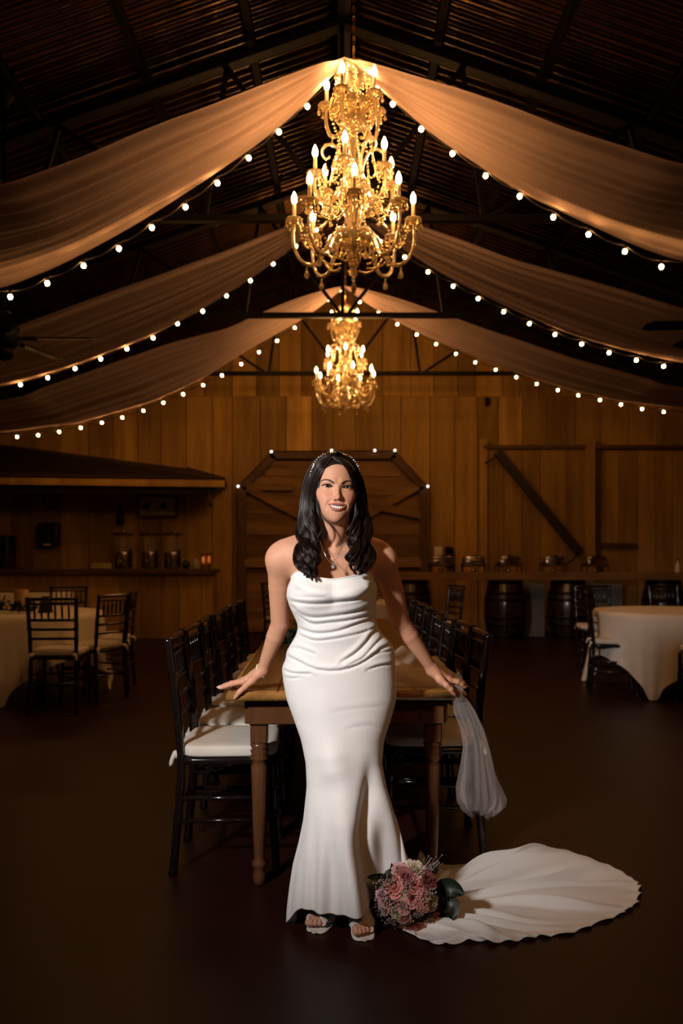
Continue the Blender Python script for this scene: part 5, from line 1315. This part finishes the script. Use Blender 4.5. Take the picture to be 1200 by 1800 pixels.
bc_ = WRL*.93+TL[2][0]*.07; ax_ = (TL[2][0]-WRL); ax_ /= np.linalg.norm(ax_); fm_ = frame_of(ax_)
pts = [np.array(Vector(bc_)+fm_ @ Vector((.0275*math.cos(a), .0245*math.sin(a), .004*math.sin(a)))) for a in np.linspace(0,2*PI,30,endpoint=False)]
br = pp_('bracelet', MB().tube(pts, .0010, 5, closed=True), 'silver'); mb = MB()
for q_ in pts: mb.ball(q_, .0029, 8)
pp_('pearl_row', mb, 'pearl', br)
def sandal(heel, ball, toe, an):
    heel, ball, toe, an = map(np.array, (heel, ball, toe, an)); d = toe-ball; d[2] = 0; d /= np.linalg.norm(d); sd = np.array([-d[1], d[0], 0])
    root = None
    cl_ = crv([heel-d*.024+[0,0,-.034], heel*.6+ball*.4+[0,0,-.030], ball+[0,0,-.0215], toe+d*.009+[0,0,-.0200]], 40); mb = MB(); top = []; bot = []
    for i, c in enumerate(cl_):
        u = i/39; w_ = np.interp(u, [0,.03,.08,.35,.60,.74,.86,.93,.97,.99,1], [.006,.018,.026,.025,.034,.0385,.0365,.031,.024,.016,.006])
        top.append([c+sd*w_*v+[0,0,.003] for v in (-1,-.9,-.45,0,.45,.9,1)]); bot.append([c+sd*w_*v*1.04+[0,0,-.004] for v in (-1,-.9,-.45,0,.45,.9,1)])
    ring = [np.concatenate([np.array(a), np.array(b)[::-1]]) for a, b in zip(top, bot)]
    mb.grid(ring, closed=True); mb.f.append(tuple(range(14))); mb.sm.append(False); k0 = 39*14; mb.f.append(tuple(k0+i for i in range(13,-1,-1))); mb.sm.append(False)
    for v in mb.v: pass
    mb.v = [(x_, y_, max(z_, .0015)) for x_, y_, z_ in mb.v]
    root = pp_('sandal', mb, 'satin')
    hz = heel[2]-.036; hc = heel-d*.004; mb = MB().lathe([(.012,.002),(.013,.006),(.011,hz*.5),(.020,hz-.004),(.022,hz+.004)], 14, (hc[0],hc[1],0)); pp_('heel', mb, 'satin', root)
    # two lace bands crossing over the instep, with satin edges; the toes show in front
    FP = [p for p in SD if p[0] != 'f' and p[4] == '+' and min(p[1][2], p[2][2] if p[0] == 'c' else 9) < .13 and np.linalg.norm((p[1]-ball)[:2]) < .25]
    def over(a, back, gap):                        # a point on the skin of the foot, seen from its axis at angle a
        o = ball+d*back+np.array([0,0,-.004]); dr = -math.cos(a)*sd+math.sin(a)*np.array([0,0,1.]); tt_ = np.linspace(.10, .004, 97); P = o+tt_[:,None]*dr
        acc = np.full(97, 1.)
        for p in FP:
            k = p[3]; e = ev(p, P); h = np.maximum(k-np.abs(acc-e), 0)/k; acc = np.minimum(acc, e)-h*h*k/4
        i = int(np.argmax(acc < 0)) if (acc < 0).any() else 96
        q = P[i]+dr*gap; q[2] = max(q[2], .004); return q
    for sgn in (1, -1):
        G_ = []; e0_ = []; e1_ = []
        for i in range(25):
            v = -1+2*i/24; a_ = (v+1)/2*PI*1.16-.08*PI; m0 = .010+sgn*v*.017
            row = [over(a_, m0-.024+.048*j/7, .0022+.0008*(sgn > 0)) for j in range(8)]
            G_.append(row); e0_.append(row[0]); e1_.append(row[-1])
        s_ = pp_('lace_band', MB().grid(G_), 'lace', root); m = s_.modifiers.new('thickness', 'SOLIDIFY'); m.thickness = .0015
        pp_('satin_edge', MB().tube(e1_, .0026, 6).tube(e0_, .0022, 6), 'satin', root)
sandal((-.020,2.875,.072), (-.072,2.735,.031), (-.100,2.675,.025), None or (0,0,0))
sandal((.054,2.850,.075), (.060,2.685,.031), (.065,2.62,.025), (0,0,0))
